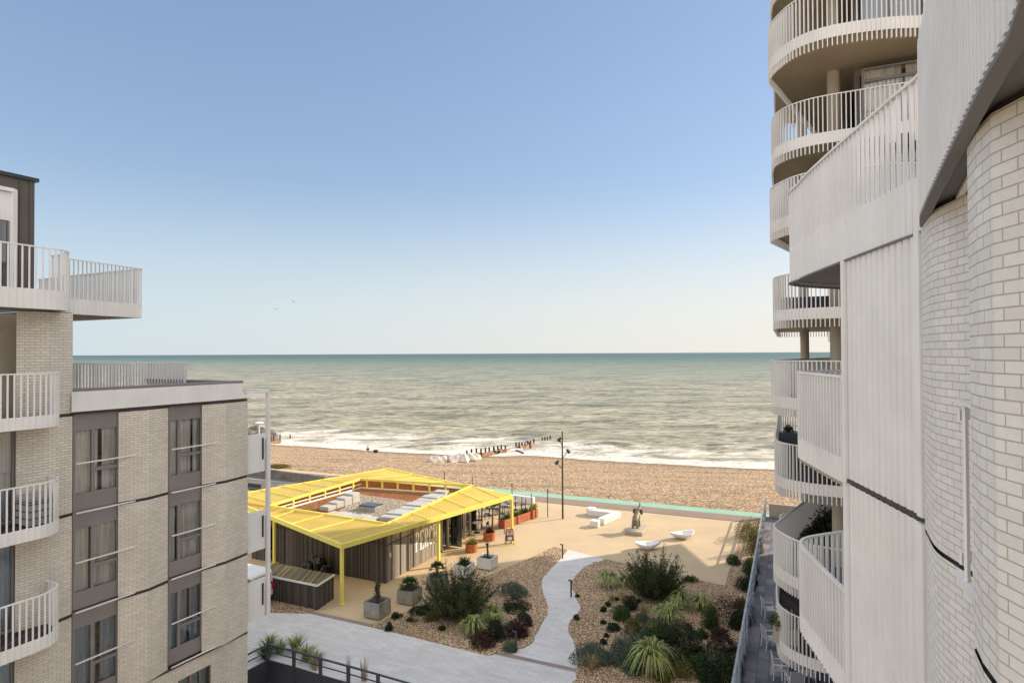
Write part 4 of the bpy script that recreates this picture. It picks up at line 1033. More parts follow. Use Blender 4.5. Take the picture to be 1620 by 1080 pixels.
for px, py, w_, h_ in ((962, 957, 11, 8), (955, 966, 11, 8), (954, 985, 10, 6), (912, 979, 11, 8), (994, 980, 9, 6), (955, 1017, 12, 8), (1090, 995, 13, 11), (1094, 1053, 14, 9), (1156, 1018, 8, 6), (1165, 1028, 8, 6), (914, 943, 6, 3), (975, 948, 8, 5), (960, 1006, 8, 5), (980, 962, 7, 5), (1010, 952, 8, 6)):
    small(Gb(px, py), w_, h_, 'leafk' if random.random() < .6 else 'leafm', 'tiny round dark green tuft dotted over the gravel of the right bed', group='tiny dark tufts in the right gravel bed', name='tuft')
for px, py, h_ in ((986, 953, 20), (968, 950, 13), (999, 957, 14), (1018, 969, 13), (998, 1004, 16), (1046, 986, 15), (1077, 994, 16), (936, 1058, 20), (929, 1050, 14), (830, 940, 10), (815, 928, 12), (657, 983, 9), (1022, 1030, 16)):
    b0 = Gb(px, py); mb = MB(); blades(mb, (0, 0, 0), 90, h_ / 960 * b0.y * 1.25, .012, 1, 1.1, 4, stiff=.7, r0=.10)
    o = mb.build('feather_grass', 'straw', None, local=True, uv=False); o.location = b0
    tag(o, 'straw coloured feather grass tuft in the %s gravel bed' % ('left' if px < 870 else 'right'), 'grass', 'straw feather grasses in the %s bed' % ('left' if px < 870 else 'right'))
# ================================================================== PLANTERS
def sqplanter(px, py, size, h, label, mat='galv'):
    b0 = G(px, py); t = thing('square_planter', label, 'planter', b0, RU, 'square planters along the cafe front')
    m = MB(); s_ = size / 2; tk = .05
    for a_, b_ in (((-s_, -s_), (s_, -s_)), ((s_, -s_), (s_, s_)), ((s_, s_), (-s_, s_)), ((-s_, s_), (-s_, -s_))):
        cx, cy = (a_[0] + b_[0]) / 2, (a_[1] + b_[1]) / 2; n_ = Vector((cx, cy, 0)).normalized(); 
        dx = abs(b_[0] - a_[0]); 
        m.box(cx - n_.x * tk / 2, cy - n_.y * tk / 2, .04, h, dx + .0 if dx else tk, (abs(b_[1] - a_[1]) - 2 * tk) if not dx else tk)
    m.build('body', mat, t, local=True, bevel=.006)
    r = MB()
    for sx in (-1, 1):
        for sy in (-1, 1): r.box(sx * (s_ - .01), sy * (s_ - .01), .04, h + .005, .05, .05)
    for q in (-1, 1): r.box(0, q * (s_ + .006), h - .05, h + .012, size, .03); r.box(q * (s_ + .006), 0, h - .05, h + .012, .03, size)
    r.build('corner_trim', mat, t, local=True)
    MB().box(0, 0, .1, h - .12, size - .1, size - .1).build('soil', 'soil', t, local=True)
    f = MB(); f.box(0, 0, 0, .04, size - .16, size - .16); f.build('foot', 'dark', t, local=True)
    return t, Vector((b0.x, b0.y, h - .12))
def fan_palm(base, r, label, n=16, trunk=.15):
    t = thing('fan_palm', label, 'palm', base, 0)
    m = MB(); m.tube([base, base + Vector((0, 0, trunk))], [.07, .06], 8); m.build('trunk', 'bark', t)
    lf = MB(); top = base + Vector((0, 0, trunk))
    for i in range(n):
        th = i * 2.4; el = R_(75) - R_(80) * (i / n); d = Vector((math.cos(th) * math.cos(el), math.sin(th) * math.cos(el), math.sin(el)))
        tip = top + d * r * .55; side = d.cross(Vector((0, 0, 1))).normalized(); up_ = side.cross(d)
        lf.bar(top, tip, .012)
        for k in range(13):
            a_ = R_(-75 + 150 * k / 12); dd = (d * math.cos(a_) + side * math.sin(a_)).normalized(); e_ = tip + dd * r * .5 - Vector((0, 0, .05 * abs(math.sin(a_))))
            w_ = up_.cross(dd).normalized() * .018; mid = tip.lerp(e_, .5)
            lf.add([tip, mid + w_, e_, mid - w_], [(0, 1, 2, 3)])
    lf.build('frond', 'palm', t, uv=False); return t
PL = [(597, 973, .92, .78, 'leftmost square metal planter at the cafe corner holding a bare yucca stem'), (648, 951, .92, .72, 'second square metal planter, holding a low fan palm'),
      (692, 930, .85, .72, 'third square metal planter, half hidden by the feathery bush'), (734, 910, .9, .72, 'fourth square metal planter from the left, filled with spiky leaves'), (771, 897, .92, .68, 'rightmost square planter, pale, with a small tree yucca')]
tops_ = []
for px, py, s_, h_, lab in PL: tops_.append(sqplanter(px, py, s_, h_, lab, 'concw' if px > 730 else 'galv')[1])
t = thing('yucca', 'dark bare stubby yucca stem in the leftmost square planter', 'plant', tops_[0]); b0 = tops_[0]
m = MB(); m.tube([b0, b0 + Vector((.02, 0, .3)), b0 + Vector((-.02, .02, .6)), b0 + Vector((.02, .0, .95))], [.06, .08, .06, .04], 8); m.build('stem', 'bark', t)
lf = MB(); [leafquad(lf, b0 + Vector((random.uniform(-.09, .09), random.uniform(-.09, .09), random.uniform(.25, 1.0))), .16, 3) for _ in range(160)]; lf.build('foliage', 'leafk', t, uv=False)
fan_palm(tops_[1], .62, 'low fan palm in the second square planter', 22)
fan_palm(tops_[2], .55, 'fan palm rising above the feathery bush in the third planter', 20, .4)
lf = MB(); blades(lf, (0, 0, 0), 130, .6, .035, 1, 1.0, 4, stiff=.8, r0=.25); o = lf.build('spiky_plant', 'palm', None, local=True, uv=False); o.location = tops_[3]; tag(o, 'dense spiky green plant filling the fourth planter', 'plant')
t = thing('yucca', 'small tree yucca with a leafy head in the rightmost planter', 'plant', tops_[4]); b0 = tops_[4]
MB().tube([b0, b0 + Vector((.03, 0, .35)), b0 + Vector((0, 0, .75))], [.07, .06, .05], 8).build('trunk', 'bark', t)
lf = MB(); blades(lf, b0 + Vector((0, 0, .72)), 60, .26, .025, 1, 1.6, 3, stiff=.8, r0=.03); lf.build('foliage', 'leafm', t, uv=False)
for k, (px, py, r_, h_) in enumerate(((746, 871, .40, .5), (774, 853, .42, .55))):
    b0 = G(px, py); t = thing('round_planter', ['round rusted steel tub with a yellow green spiky plant, nearer the PERCH wall', 'round rusted steel tub with a dark drooping plant, nearer the signboard'][k], 'planter', b0)
    m = MB(); N = 28; vs = []; fs = []
    for z, rr in ((0, r_), (h_, r_), (h_, r_ - .03), (h_ - .1, r_ - .03)): vs += [(b0.x + rr * math.cos(6.2832 * i / N), b0.y + rr * math.sin(6.2832 * i / N), z) for i in range(N)]
    for q in range(3): fs += [(q * N + i, q * N + (i + 1) % N, (q + 1) * N + (i + 1) % N, (q + 1) * N + i) for i in range(N)]
    m.add(vs, fs); m.build('tub', 'corten', t, smooth=False)
    MB().tube([(b0.x, b0.y, .05), (b0.x, b0.y, h_ - .08)], r_ - .031, N).build('soil', 'soil', t)
    lf = MB(); blades(lf, (0, 0, 0), 110, .58, .035, 1, 1.25, 5, stiff=.6, r0=.2); o = lf.build('spiky_plant', 'leafy' if k == 0 else 'leafr', None, local=True, uv=False); o.location = (b0.x, b0.y, h_ - .08)
    tag(o, ['yellow green spiky plant in the tub nearer the lettering', 'dark reddish spiky plant drooping over the tub near the signboard'][k], 'plant')
a_, b_ = G(797, 836), G(839, 821.5)
def trough(a_, b_, wd_, h_, label, grp=None):
    d = (b_ - a_); L = d.length; d.normalize(); n_ = Vector((-d.y, d.x, 0)); c = (a_ + b_) / 2 + n_ * wd_ / 2
    t = thing('trough_planter', label, 'planter', (c.x, c.y, 0), 0); rz_ = math.atan2(d.y, d.x); m = MB()
    for s_ in (-1, 1):
        q = c + n_ * s_ * (wd_ / 2 - .015); m.box(q.x, q.y, 0, h_, L, .03, rz_); q = c + d * s_ * (L / 2 - .015); m.box(q.x, q.y, 0, h_, .03, wd_ - .06, rz_)
    m.build('tub', 'corten', t); MB().box(c.x, c.y, .05, h_ - .07, L - .06, wd_ - .06, rz_).build('soil', 'soil', t); return t, c, d, L
_, c, d, L = trough(a_, b_, .55, .62, 'long rusted steel trough planter edging the cafe terrace')
for k in range(9):
    p = c + d * (k / 8 - .5) * (L - .5); lf = MB(); blades(lf, (0, 0, 0), 45, .5, .04, 1, 1.2, 4, stiff=.75, r0=.12)
    o = lf.build('agave', ['leafg', 'leafm', 'leafy'][k % 3] if k < 7 else 'leafm', None, local=True, uv=False); o.location = (p.x, p.y, .55); tag(o, 'spiky agave planted in the long rusted trough', 'plant', 'agaves in the long rusted trough')
for k, (pa, pb) in enumerate((((842, 821), (846.5, 819.5)), ((848, 818.5), (851, 817.5)))):
    _, c2, d2, L2 = trough(G(*pa), G(*pb), .5, .68 - .06 * k, ['short rusted steel box planter at the end of the trough', 'smallest rusted box planter at the far end of the row'][k])
    lf = MB(); blades(lf, (0, 0, 0), 70, .6, .035, 1, 1.1, 4, stiff=.6, r0=.12); o = lf.build('spiky_plant', 'leafy', None, local=True, uv=False); o.location = (c2.x, c2.y, .58); tag(o, ['bushy yellow green plant in the short rusted box', 'yellow green tuft in the smallest rusted box'][k], 'plant')
# banana plants behind the trough
for k, (px, py, hh_) in enumerate(((779, 842, 1.7), (762, 836, 1.6), (790, 832, 1.7))):
    b0 = G(px, py); t = thing('banana_plant', ['broad leaved banana plant behind the round tub', 'broad leaved banana plant beside the glazed cafe doors', 'broad leaved banana plant at the start of the trough'][k], 'plant', b0)
    MB().tube([b0, b0 + Vector((.03, 0, hh_))], [.09, .05], 8).build('stem', 'gold', t)
    lf = MB(); top = b0 + Vector((.03, 0, hh_))
    for i in range(9):
        th = i * 2.4 + k; d = Vector((math.cos(th), math.sin(th), 0)); sd_ = Vector((-d.y, d.x, 0)); p = top.copy(); vs = []; L = random.uniform(.8, 1.15); an_ = R_(65)
        for q in range(8):
            tt = q / 7; w_ = .19 * math.sin(math.pi * min(1, tt * .93 + .07)) ** .6 + .01; vs += [p - sd_ * w_ + Vector((0, 0, .03)), p, p + sd_ * w_ + Vector((0, 0, .03))]; p = p + (d * math.cos(an_) + Vector((0, 0, math.sin(an_)))) * L / 7; an_ -= R_(17)
        lf.add(vs, [f for q in range(7) for f in ((3 * q, 3 * q + 1, 3 * q + 4, 3 * q + 3), (3 * q + 1, 3 * q + 2, 3 * q + 5, 3 * q + 4))])
    lf.build('leaf', 'leafm', t, uv=False)
# ================================================================== SIGN, TERRACE FURNITURE
b0 = G(806, 860); t = thing('pavement_sign', 'folding pavement signboard with an orange notice beside the yellow post', 'sign', b0, R_(12))
for s_ in (-1, 1):
    m = MB(); tl = Vector((0, -s_ * .22 * 1, 0))
    for x_ in (-.27, .27): m.bar((x_, s_ * .22, 0), (x_ * .86, s_ * .03, 1.02), .045, .03)
    m.bar((-.24, s_ * .03, 1.0), (.24, s_ * .03, 1.0), .045, .04); m.bar((-.26, s_ * .17, .27), (.26, s_ * .17, .27), .04, .03); m.build('frame', 'gold', t, local=True)
    m = MB(); m.add([(-.25, s_ * .168, .28), (.25, s_ * .168, .28), (.22, s_ * .035, .98), (-.22, s_ * .035, .98)], [(0, 1, 2, 3)]); m.build('board', 'sign', t, local=True)
m = MB()
def onb(u, v0, v1, w_, o=.012):
    def P_(x, v): return (x, -(.168 - .133 * v) - o, .28 + .70 * v)
    return [P_(u - w_ / 2, v0), P_(u + w_ / 2, v0), P_(u + w_ / 2, v1), P_(u - w_ / 2, v1)]
m.add(onb(0, .5, .97, .40), [(0, 1, 2, 3)]); m.add(onb(0, .05, .34, .30), [(0, 1, 2, 3)]); m.build('notice', 'white', t, local=True)
m = MB(); m.add(onb(0, .72, .92, .30, .018), [(0, 1, 2, 3)]); m.add(onb(0, .55, .66, .26, .018), [(0, 1, 2, 3)]); m.build('print', 'orange', t, local=True)
def cafe_chair():
    t = thing('cafe_chair', 'dark metal cafe chair on the paved terrace behind the trough', 'chair', (0, 0, -50), 0, 'dark chairs on the cafe terrace')
    MB().box(0, 0, .43, .46, .42, .42).build('seat', 'black', t, local=True)
    m = MB(); m.box(0, .2, .62, .88, .40, .025); m.bar((-.19, .2, .45), (-.19, .22, .88), .025); m.bar((.19, .2, .45), (.19, .22, .88), .025); m.build('backrest', 'black', t, local=True)
    for x_ in (-.18, .18):
        for y_ in (-.18, .18): MB().bar((x_, y_, 0), (x_ * .95, y_ * .95, .43), .025).build('leg', 'black', t, local=True)
    return t
def cafe_table():
    t = thing('cafe_table', 'round dark cafe table on the terrace behind the trough', 'table', (0, 0, -50), 0, 'tables on the cafe terrace')
    MB().tube([(0, 0, .71), (0, 0, .74)], .36, 20).build('tabletop', 'galv', t, local=True); MB().tube([(0, 0, .02), (0, 0, .71)], .03, 8).build('pedestal', 'black', t, local=True); MB().tube([(0, 0, 0), (0, 0, .03)], .24, 16).build('base', 'black', t, local=True); return t
ch0, tb0 = cafe_chair(), cafe_table(); first = True
for px, py in ((758, 822), (775, 815), (795, 812), (816, 806), (755, 842), (772, 804), (800, 801)):
    b0 = G(px, py)
    if first: tb0.location = b0
    else: dup(tb0, b0, random.uniform(0, 1))
    for k in range(2):
        a_ = random.uniform(-.4, .4) + k * math.pi; p = b0 + Vector((math.cos(a_) * .62, math.sin(a_) * .62, 0)); rz_ = a_ - math.pi / 2
        if first: ch0.location = p; ch0.rotation_euler.z = rz_; first = False
        else: dup(ch0, p, rz_)
tp = [G(810, 766, 2.25), G(747, 753, 2.25), G(703, 746, 2.25), G(866.5, 775, 2.25)]
pn_ = [G(866.5, 818)] ; posts = [Vector((p.x, p.y, 0)) for p in tp[:3]] + [pn_[0]]
for k, p in enumerate(posts):
    o = MB().tube([p, p + Vector((0, 0, 2.3))], .035, 8).build('slim_post', 'lampd'); tag(o, ['slim dark post just beyond the right corner of the yellow canopy', 'slim dark post beyond the back edge of the canopy, middle one', 'slim dark post beyond the back edge of the canopy, leftmost', 'slim dark post standing left of the tall street lamp'][k], 'post')
for k, (px, py) in enumerate(((794.5, 846), (823, 826), (838, 820), (754, 841))):
    p = G(px, py) + U * .35; o = MB().tube([p, p + Vector((0, 0, 1.9))], .03, 8).build('terrace_post', 'lampd'); tag(o, 'slim dark upright at the edge of the cafe terrace', 'post', 'uprights along the cafe terrace')
m = MB(); a_ = posts[0] + Vector((0, 0, 1.75)); b_ = posts[3] + Vector((0, 0, 2.15)) + U * 1.2; pts = []
for k in range(13): q = a_.lerp(b_, k / 12); q.z -= .16 * math.sin(math.pi * k / 12); pts.append(q)
m.tube(pts, .03, 6)
for q in pts[1:-1]: m.ball((q.x, q.y, q.z - .07), .05, .05, .06, 6, 5)
tag(m.build('string_lights', 'white'), 'pale string of lights slung from the canopy corner over the terrace', 'string lights')
a_, b_ = G(845, 797), G(797, 791); d = (b_ - a_).normalized(); o = MB(); o.bar(a_ + Vector((0, 0, .3)), b_ + Vector((0, 0, .3)), .35, .6); o = o.build('low_wall', 'concw', bevel=.02); tag(o, 'low white wall at the back of the cafe terrace', 'wall')
# street lamps
b0 = G(890.3, 820); H_ = D(890.3, 682, b0.y).z
t = thing('street_lamp', 'tall dark street lamp with three small heads on the sunlit plaza', 'street lamp', b0)
MB().tube([b0, b0 + Vector((0, 0, H_))], [.075, .05], 12).build('pole', 'lampd', t)
for (hx, hy, bx_, by) in ((885.8, 694, 890, 706), (898, 712.5, 890.5, 724), (882, 730.5, 890, 742)):
    hd, bs = D(hx, hy, b0.y), D(bx_, by, b0.y); bs.x = b0.x
    ln_ = MB(); ln_.tube([bs, bs.lerp(hd, .5) + Vector((0, 0, -.08)), hd], [.03, .03, .03], 6); r_ = ln_.build('arm', 'lampd', t)
    sgn = 1 if hx > 890 else -1
    h_ = MB(); h_.tube([hd + Vector((-.08 * sgn, 0, .12)), hd + Vector((.02 * sgn, -.02, 0)), hd + Vector((.16 * sgn, -.05, -.18))], [.06, .12, .135], 12); h_.build('lamp_head', 'lampd', r_)
b0 = G(410, 748); H_ = D(410, 670, b0.y).z; t = thing('street_lamp', 'pale street lamp by the car park wall, seen past the white end balconies', 'street lamp', b0)
MB().tube([b0, b0 + Vector((0, 0, H_))], .06, 8).build('pole', 'white', t); m = MB(); m.ball((b0.x, b0.y, H_ + .08), .5, .35, .14, 12, 6); m.build('lamp_head', 'white', t)
# concrete benches
def cblock(a_, b_, w_, h_, name, label, side=1):
    d = (b_ - a_); L = d.length; d.normalize(); n_ = Vector((-d.y, d.x, 0)) * side; c = (a_ + b_) / 2 + n_ * w_ / 2
    o = MB().box(0, 0, .0, h_, L, w_).build(name, 'concw', None, local=True, bevel=.02); o.location = (c.x, c.y, .0); o.rotation_euler.z = math.atan2(d.y, d.x); tag(o, label, 'bench'); return o
a_ = G(955.7, 830.5); b_ = G(982.5, 819); cblock(a_, b_, .55, .46, 'concrete_bench', 'long white concrete bench slab facing the sun, right arm of the L')
dd = (b_ - a_).normalized(); c_ = b_ - dd * .56 + Vector((-dd.y, dd.x, 0)) * .56; e_ = c_ - V * 1.9; cblock(c_, e_, .55, .46, 'concrete_bench', 'shorter white concrete bench slab at the back of the L', -1)
a_ = G(946, 834.5); cblock(a_, a_ + U * .62, .62, .46, 'concrete_cube_seat', 'white cube seat in front of the long bench slab')
a_ = G(939.5, 815); cblock(a_, a_ + U * .62, .62, .52, 'concrete_cube_seat', 'white cube seat at the back left of the bench group')
# elephant like statue on a plinth
p0 = G(1016, 847.5); p1 = p0 - V * 1.3; 
pc = p0 - V * .62 + U * .95
o = MB().box(pc.x, pc.y, 0, .25, 1.25, 1.9, RU).build('plinth', 'conc', None, bevel=.015); 
st = thing('animal_statue', 'bronze statue of a standing animal with its trunk raised, seen from behind', 'statue', (pc.x, pc.y, .25))
tag(o, 'low square stone plinth under the animal statue', 'plinth')
def skin(name, verts, edges, radii, mat, parent, loc=None, sub=1, root=0):
    me = bpy.data.meshes.new(name); me.from_pydata([tuple(v) for v in verts], edges, []); me.materials.append(M[mat])
    o = bpy.data.objects.new(name, me); COL.objects.link(o)
    sm = o.modifiers.new('skin', 'SKIN'); sm.use_smooth_shade = True
    for i, r_ in enumerate(radii):
        sv = me.skin_vertices[0].data[i]; sv.radius = (r_, r_) if not isinstance(r_, tuple) else r_; sv.use_root = (i == root)
    if sub: ss = o.modifiers.new('sub', 'SUBSURF'); ss.levels = sub; ss.render_levels = sub
    if parent is not None: o.parent = parent
    if loc is not None: o.location = loc
    return o
# local frame: x along V, y along U (facing away, towards the sea)
st.rotation_euler.z = RU
bv = [(0, -.15, .78), (0, .35, .82), (.02, .62, 1.02), (.04, .78, 1.22), (.06, .95, 1.30), (.08, 1.0, 1.50), (.08, .98, 1.78), (-.15, -.2, .45), (-.16, -.22, .05), (.15, -.2, .45), (.16, -.18, .05), (-.15, .38, .45), (-.16, .4, .05), (.16, .38, .45), (.17, .42, .05), (.0, -.42, .72), (.02, -.47, .4)]
be = [(0, 1), (1, 2), (2, 3), (3, 4), (4, 5), (5, 6), (0, 7), (7, 8), (0, 9), (9, 10), (1, 11), (11, 12), (1, 13), (13, 14), (0, 15), (15, 16)]
br_ = [.27, .25, .19, .2, .10, .055, .02, .11, .10, .11, .10, .10, .09, .10, .09, .05, .02]
skin('body', [(a, b - .25, c) for a, b, c in bv], be, br_, 'bronzes', st, sub=2)
m = MB()
for s_ in (-1, 1):
    m.add([(s_ * .14, .5, 1.30), (s_ * .34, .42, 1.26), (s_ * .38, .40, 1.02), (s_ * .28, .44, .86), (s_ * .16, .5, .98), (s_ * .14, .53, 1.28), (s_ * .34, .45, 1.24), (s_ * .38, .43, 1.0), (s_ * .28, .47, .84), (s_ * .16, .53, .96)], [(0, 1, 2, 3, 4), (9, 8, 7, 6, 5), (0, 5, 6, 1), (1, 6, 7, 2), (2, 7, 8, 3), (3, 8, 9, 4), (4, 9, 5, 0)])
m.build('ear', 'bronzes', st, local=True)
# shell seats
def shell(px, py, rz_, label):
    b0 = G(px, py); t = thing('shell_seat', label, 'seat', b0, rz_, 'white shell shaped seats on the plaza'); m = MB(); N, K = 28, 8; vs = []
    def prof(th):
        c, s_ = math.cos(th), math.sin(th); r_ = 1.0 * (1 + .28 * max(0, -c) ** 3) ; return r_ * c * 1.0, .62 * s_ * (1 if c > 0 else (1 - .45 * c * c))
    for lay in (0, 1):
        for k in range(K + 1):
            f = k / K
            for i in range(N):
                x_, y_ = prof(2 * math.pi * i / N); h_ = .10 + .30 * f * f + .17 * f * abs(x_) ** 1.6 * (1 if x_ > 0 else .55) + .07 * lay - .03 * f * lay
                if lay == 0: h_ = max(0, h_ - .12 - (.0 if f > .8 else .03)) 
                vs.append((x_ * (f * .98 + .02 * lay) if lay or f > .0 else x_ * .01, y_ * f, h_))
    fs = []
    for lay in (0, 1):
        o = lay * (K + 1) * N
        for k in range(K):
            for i in range(N):
                q = (o + k * N + i, o + k * N + (i + 1) % N, o + (k + 1) * N + (i + 1) % N, o + (k + 1) * N + i); fs.append(q if lay == 0 else q[::-1])
    for i in range(N): fs.append((K * N + i, K * N + (i + 1) % N, (2 * K + 1) * N + (i + 1) % N, (2 * K + 1) * N + i))
    m.add(vs, fs); m.build('shell', 'white', t, local=True, smooth=True, uv=False); MB().tube([(0, 0, 0), (0, 0, .12)], [.30, .36], 18).build('foot', 'white', t, local=True)
    t.scale = (.80, .80, .85); return t
shell(1081, 851, R_(12), 'white shell seat on the sunlit plaza, pointed to the left, right of the statue')
shell(1023, 868, R_(188), 'white shell seat half in shade behind the feathery bush, pointed to the right')
# path lights
for k, (px, py, h_, lab) in enumerate(((903.6, 944, .85, 'short dark path light on the right side of the winding path'), (816, 1031, .85, 'short dark path light at the tip of the left gravel bed'), (890, 883, .85, 'short dark path light at the top of the winding path'))):
    b0 = G(px, py); t = thing('path_light', lab, 'bollard light', b0); MB().box(b0.x, b0.y, 0, h_, .07, .07, RU).build('post', 'dark', t); q = b0 - V * .06; MB().box(q.x, q.y, h_, h_ + .05, .19, .08, RU).build('lamp_head', 'dark', t)
# terrace fence
t = thing('terrace_fence', 'long pale steel fence with open rails between the gravel bed and the terrace', 'fence', (FA.x, FA.y, 0))
LF = (FC - FA).length; ff = (FC - FA).normalized(); n_ = int(LF / 1.55); fpo = MB()
for k in range(n_ + 1):
    p = FA + ff * (LF * k / n_); o = MB().box(p.x, p.y, 0, 1.62, .06, .08, math.atan2(ff.y, ff.x)).build('post', 'steel', t)
m = MB()
for z_ in (.35, .78, 1.2): m.bar(FA + Vector((0, 0, z_)), FC + Vector((0, 0, z_)), .045, .06)
m.build('rail', 'steel', t); m = MB(); m.bar(FA + Vector((0, 0, 1.63)), FC + Vector((0, 0, 1.63)), .08, .05); m.build('handrail', 'galv', t)
a_ = FA + Vector((.3, 0, 0)); b_ = FA + V * 8; o = MB(); o.bar(a_ + Vector((0, 0, .55)), b_ + Vector((0, 0, .55)), .25, 1.1); o = o.build('low_wall', 'conc'); tag(o, 'low dark wall closing the seaward end of the tower terrace', 'wall')
# white armchairs and table on the tower terrace
def armchair():
    t = thing('armchair', 'x', 'chair', (0, 0, 0), 0, 'white garden armchairs on the tower terrace')
    MB().box(0, 0, .40, .46, .50, .48).build('seat', 'wicker', t, local=True, bevel=.01)
    m = MB(); m.obox((-.27, 0, .70), (.018, 0, .0), (0, .24, 0), (-.05, 0, .26)); m.build('backrest', 'wicker', t, local=True)
    for s_ in (-1, 1):
        m = MB(); m.bar((-.25, s_ * .26, .64), (.24, s_ * .26, .66), .035, .03); m.build('armrest', 'white', t, local=True)
        for x0, x1, z1 in ((-.26, -.33, .97), (.25, .23, .66)):
            m = MB(); m.bar((x0 + (-.04 if x0 < 0 else .03), s_ * .26, 0), (x0, s_ * .26, .43), .03); m.bar((x0, s_ * .26, .43), (x1, s_ * .26, z1), .03); m.build('leg', 'white', t, local=True)
    return t
ac = armchair()
for k, (px, py, rz_, lab) in enumerate(((1217, 977, -.1, 'white garden armchair highest on the terrace, below the tower balcony plants'), (1219, 1025, .0, 'white garden armchair in the middle of the terrace row'), (1235, 1073, -.3, 'white garden armchair pulled up to the left of the grey table'), (1257, 1096, 1.5, 'white garden armchair with a cream cushion at the near side of the table'), (1276, 1082, 2.9, 'white garden armchair at the right of the grey table'))):
    b0 = G(px, py, .06)
    if k == 0: ac.location = b0; ac.rotation_euler.z = rz_; ac['label'] = lab
    else:
        o = dup(ac, b0, rz_, lab)
        if k == 3: q = MB().box(0, 0, 0, .07, .44, .42).build('cushion', 'cream', None, local=True, bevel=.02); q.location = (b0.x, b0.y, .53); q.rotation_euler.z = rz_; tag(q, 'cream seat cushion on the armchair nearest the bottom of the photo', 'cushion')
b0 = G(1258, 1070, .06); t = thing('garden_table', 'grey topped square garden table among the white armchairs', 'table', b0, RU)
m = MB(); [m.box(x_, y_, .71, .74, .54, .54) for x_ in (-.275, .275) for y_ in (-.275, .275)]; m.build('tabletop', 'boxgrey', t, local=True)
for x_ in (-.48, .48):
    for y_ in (-.48, .48): MB().bar((x_, y_, 0), (x_, y_, .71), .05).build('leg', 'white', t, local=True)
# potted plants on the tower balconies
def potted(p, r_, h_, mats, label, potm='conc', ph=.45, pw=.5):
    t = thing('potted_plant', label, 'plant', p); m = MB(); m.box(p.x, p.y, p.z, p.z + ph, pw, pw * .8, RU); m.build('pot', potm, t)
    for mt in mats:
        lf = MB(); mound(lf, (p.x + random.uniform(-.08, .08), p.y, p.z + ph * .9), r_, h_, 500, .14, 2.5); lf.build('foliage', mt, t, uv=False)
Hf = 4.40 - 1.27; Gf = 7.15 - 1.27; Ff = 9.95 - 1.27
q = D(1243, 960, 20.9); potted(Vector((q.x, q.y, Hf)), .5, .6, ('leafk', 'leafy'), 'yellow green bushy plant in a pale box on the second lowest tower balcony', 'conc', .55, .8)
q = D(1300, 830, 22.4); potted(Vector((q.x, q.y, Gf)), .5, 1.2, ('leafk', 'leafk'), 'tall dark plant by the round column on the tower balcony', 'dark', .4, .4)
q = D(1283, 840, 22.3); potted(Vector((q.x, q.y, Gf)), .35, .5, ('leafk',), 'low dark plant in front of the tall one on the tower balcony', 'dark', .3, .4)
q = D(1248, 690, 22.9); o = MB().box(0, 0, 0, 1.3, .7, .5).build('privacy_screen', 'blueg', None, local=True, bevel=.02); o.location = (q.x, q.y, Ff); o.rotation_euler.z = RU; tag(o, 'dark blue storage screen box behind the curved tower railing', 'screen')
lf = MB(); mound(lf, (0, 0, 0), .2, .3, 220, .10); o = lf.build('small_plant', 'leafk', None, local=True, uv=False); o.location = (q.x, q.y, Ff + 1.31); tag(o, 'little dark plant on top of the dark blue screen box', 'plant')
q = D(1262, 490, 23.5); o = MB(); o.box(0, 0, 0, .85, 3.0, .7); o = o.build('outdoor_sofa', 'blueg', None, local=True, bevel=.05); o.location = (q.x + .9, q.y, 15.55 - 1.27); o.rotation_euler.z = RU; tag(o, 'long dark blue covered sofa on the tower balcony above the horizon', 'sofa')
q = D(1300, 590, 21.5); o = MB(); o.box(0, 0, 0, .8, .5, .5); o = o.build('barbecue', 'black', None, local=True, bevel=.08); o.location = (q.x, q.y, 12.71 - 1.27); tag(o, 'black covered barbecue beside the column on the tower balcony at horizon height', 'barbecue')
# ================================================================== TIMBER STORE, VAN, SACKS
K0 = G(501.5, 964.6); K1 = G(528, 946); du = (K1 - K0).normalized(); hS = D(503, 925, K0.y).z; LS = 4.3
t = thing('timber_bin_store', 'low timber clad bin store with a flat boarded lid near the left buildings', 'store', (K0.x, K0.y, 0))
q = [K0, K1, K1 - V * LS, K0 - V * LS]; m = MB(); m.strip([q[3], q[0], q[1], q[2]], 0, hS - .06); m.build('wall', 'timber', t)
m = MB(); qq = [K0 - du * .03 + V * .04, K1 + du * .03 + V * .04, K1 + du * .03 - V * LS, K0 - du * .03 - V * LS]; m.prism([xy(p) for p in qq], hS - .05, hS); m.build('lid', 'deck', t)
m = MB(); m.bar(qq[0] + Vector((0, 0, hS - .02)), qq[1] + Vector((0, 0, hS - .02)), .05, .09); m.bar(qq[0] + Vector((0, 0, hS - .02)), qq[3] + Vector((0, 0, hS - .02)), .05, .09); m.build('edge_trim', 'concw', t)
vb = G(432, 973); vt = thing('van', 'white van parked behind the white end balconies, only its rear corner showing', 'van', (vb.x - 3.28, vb.y + 1.8, 0), RU); vt.scale = (1, 1, .78)
m = MB(); prof = [(-2.5, .35), (-2.55, .8), (-2.3, 1.15), (-1.6, 1.3), (-.9, 2.15), (-.5, 2.3), (2.25, 2.3), (2.42, 2.15), (2.5, 1.2), (2.5, .35)]
n_ = len(prof); vs = [(x_, -.95, z_) for x_, z_ in prof] + [(x_, .95, z_) for x_, z_ in prof]
m.add(vs, [tuple(range(n_)), tuple(range(n_, 2 * n_))[::-1]] + [(i, n_ + i, n_ + (i + 1) % n_, (i + 1) % n_) for i in range(n_)]); m.build('body', 'vanw', vt, local=True, bevel=.08)
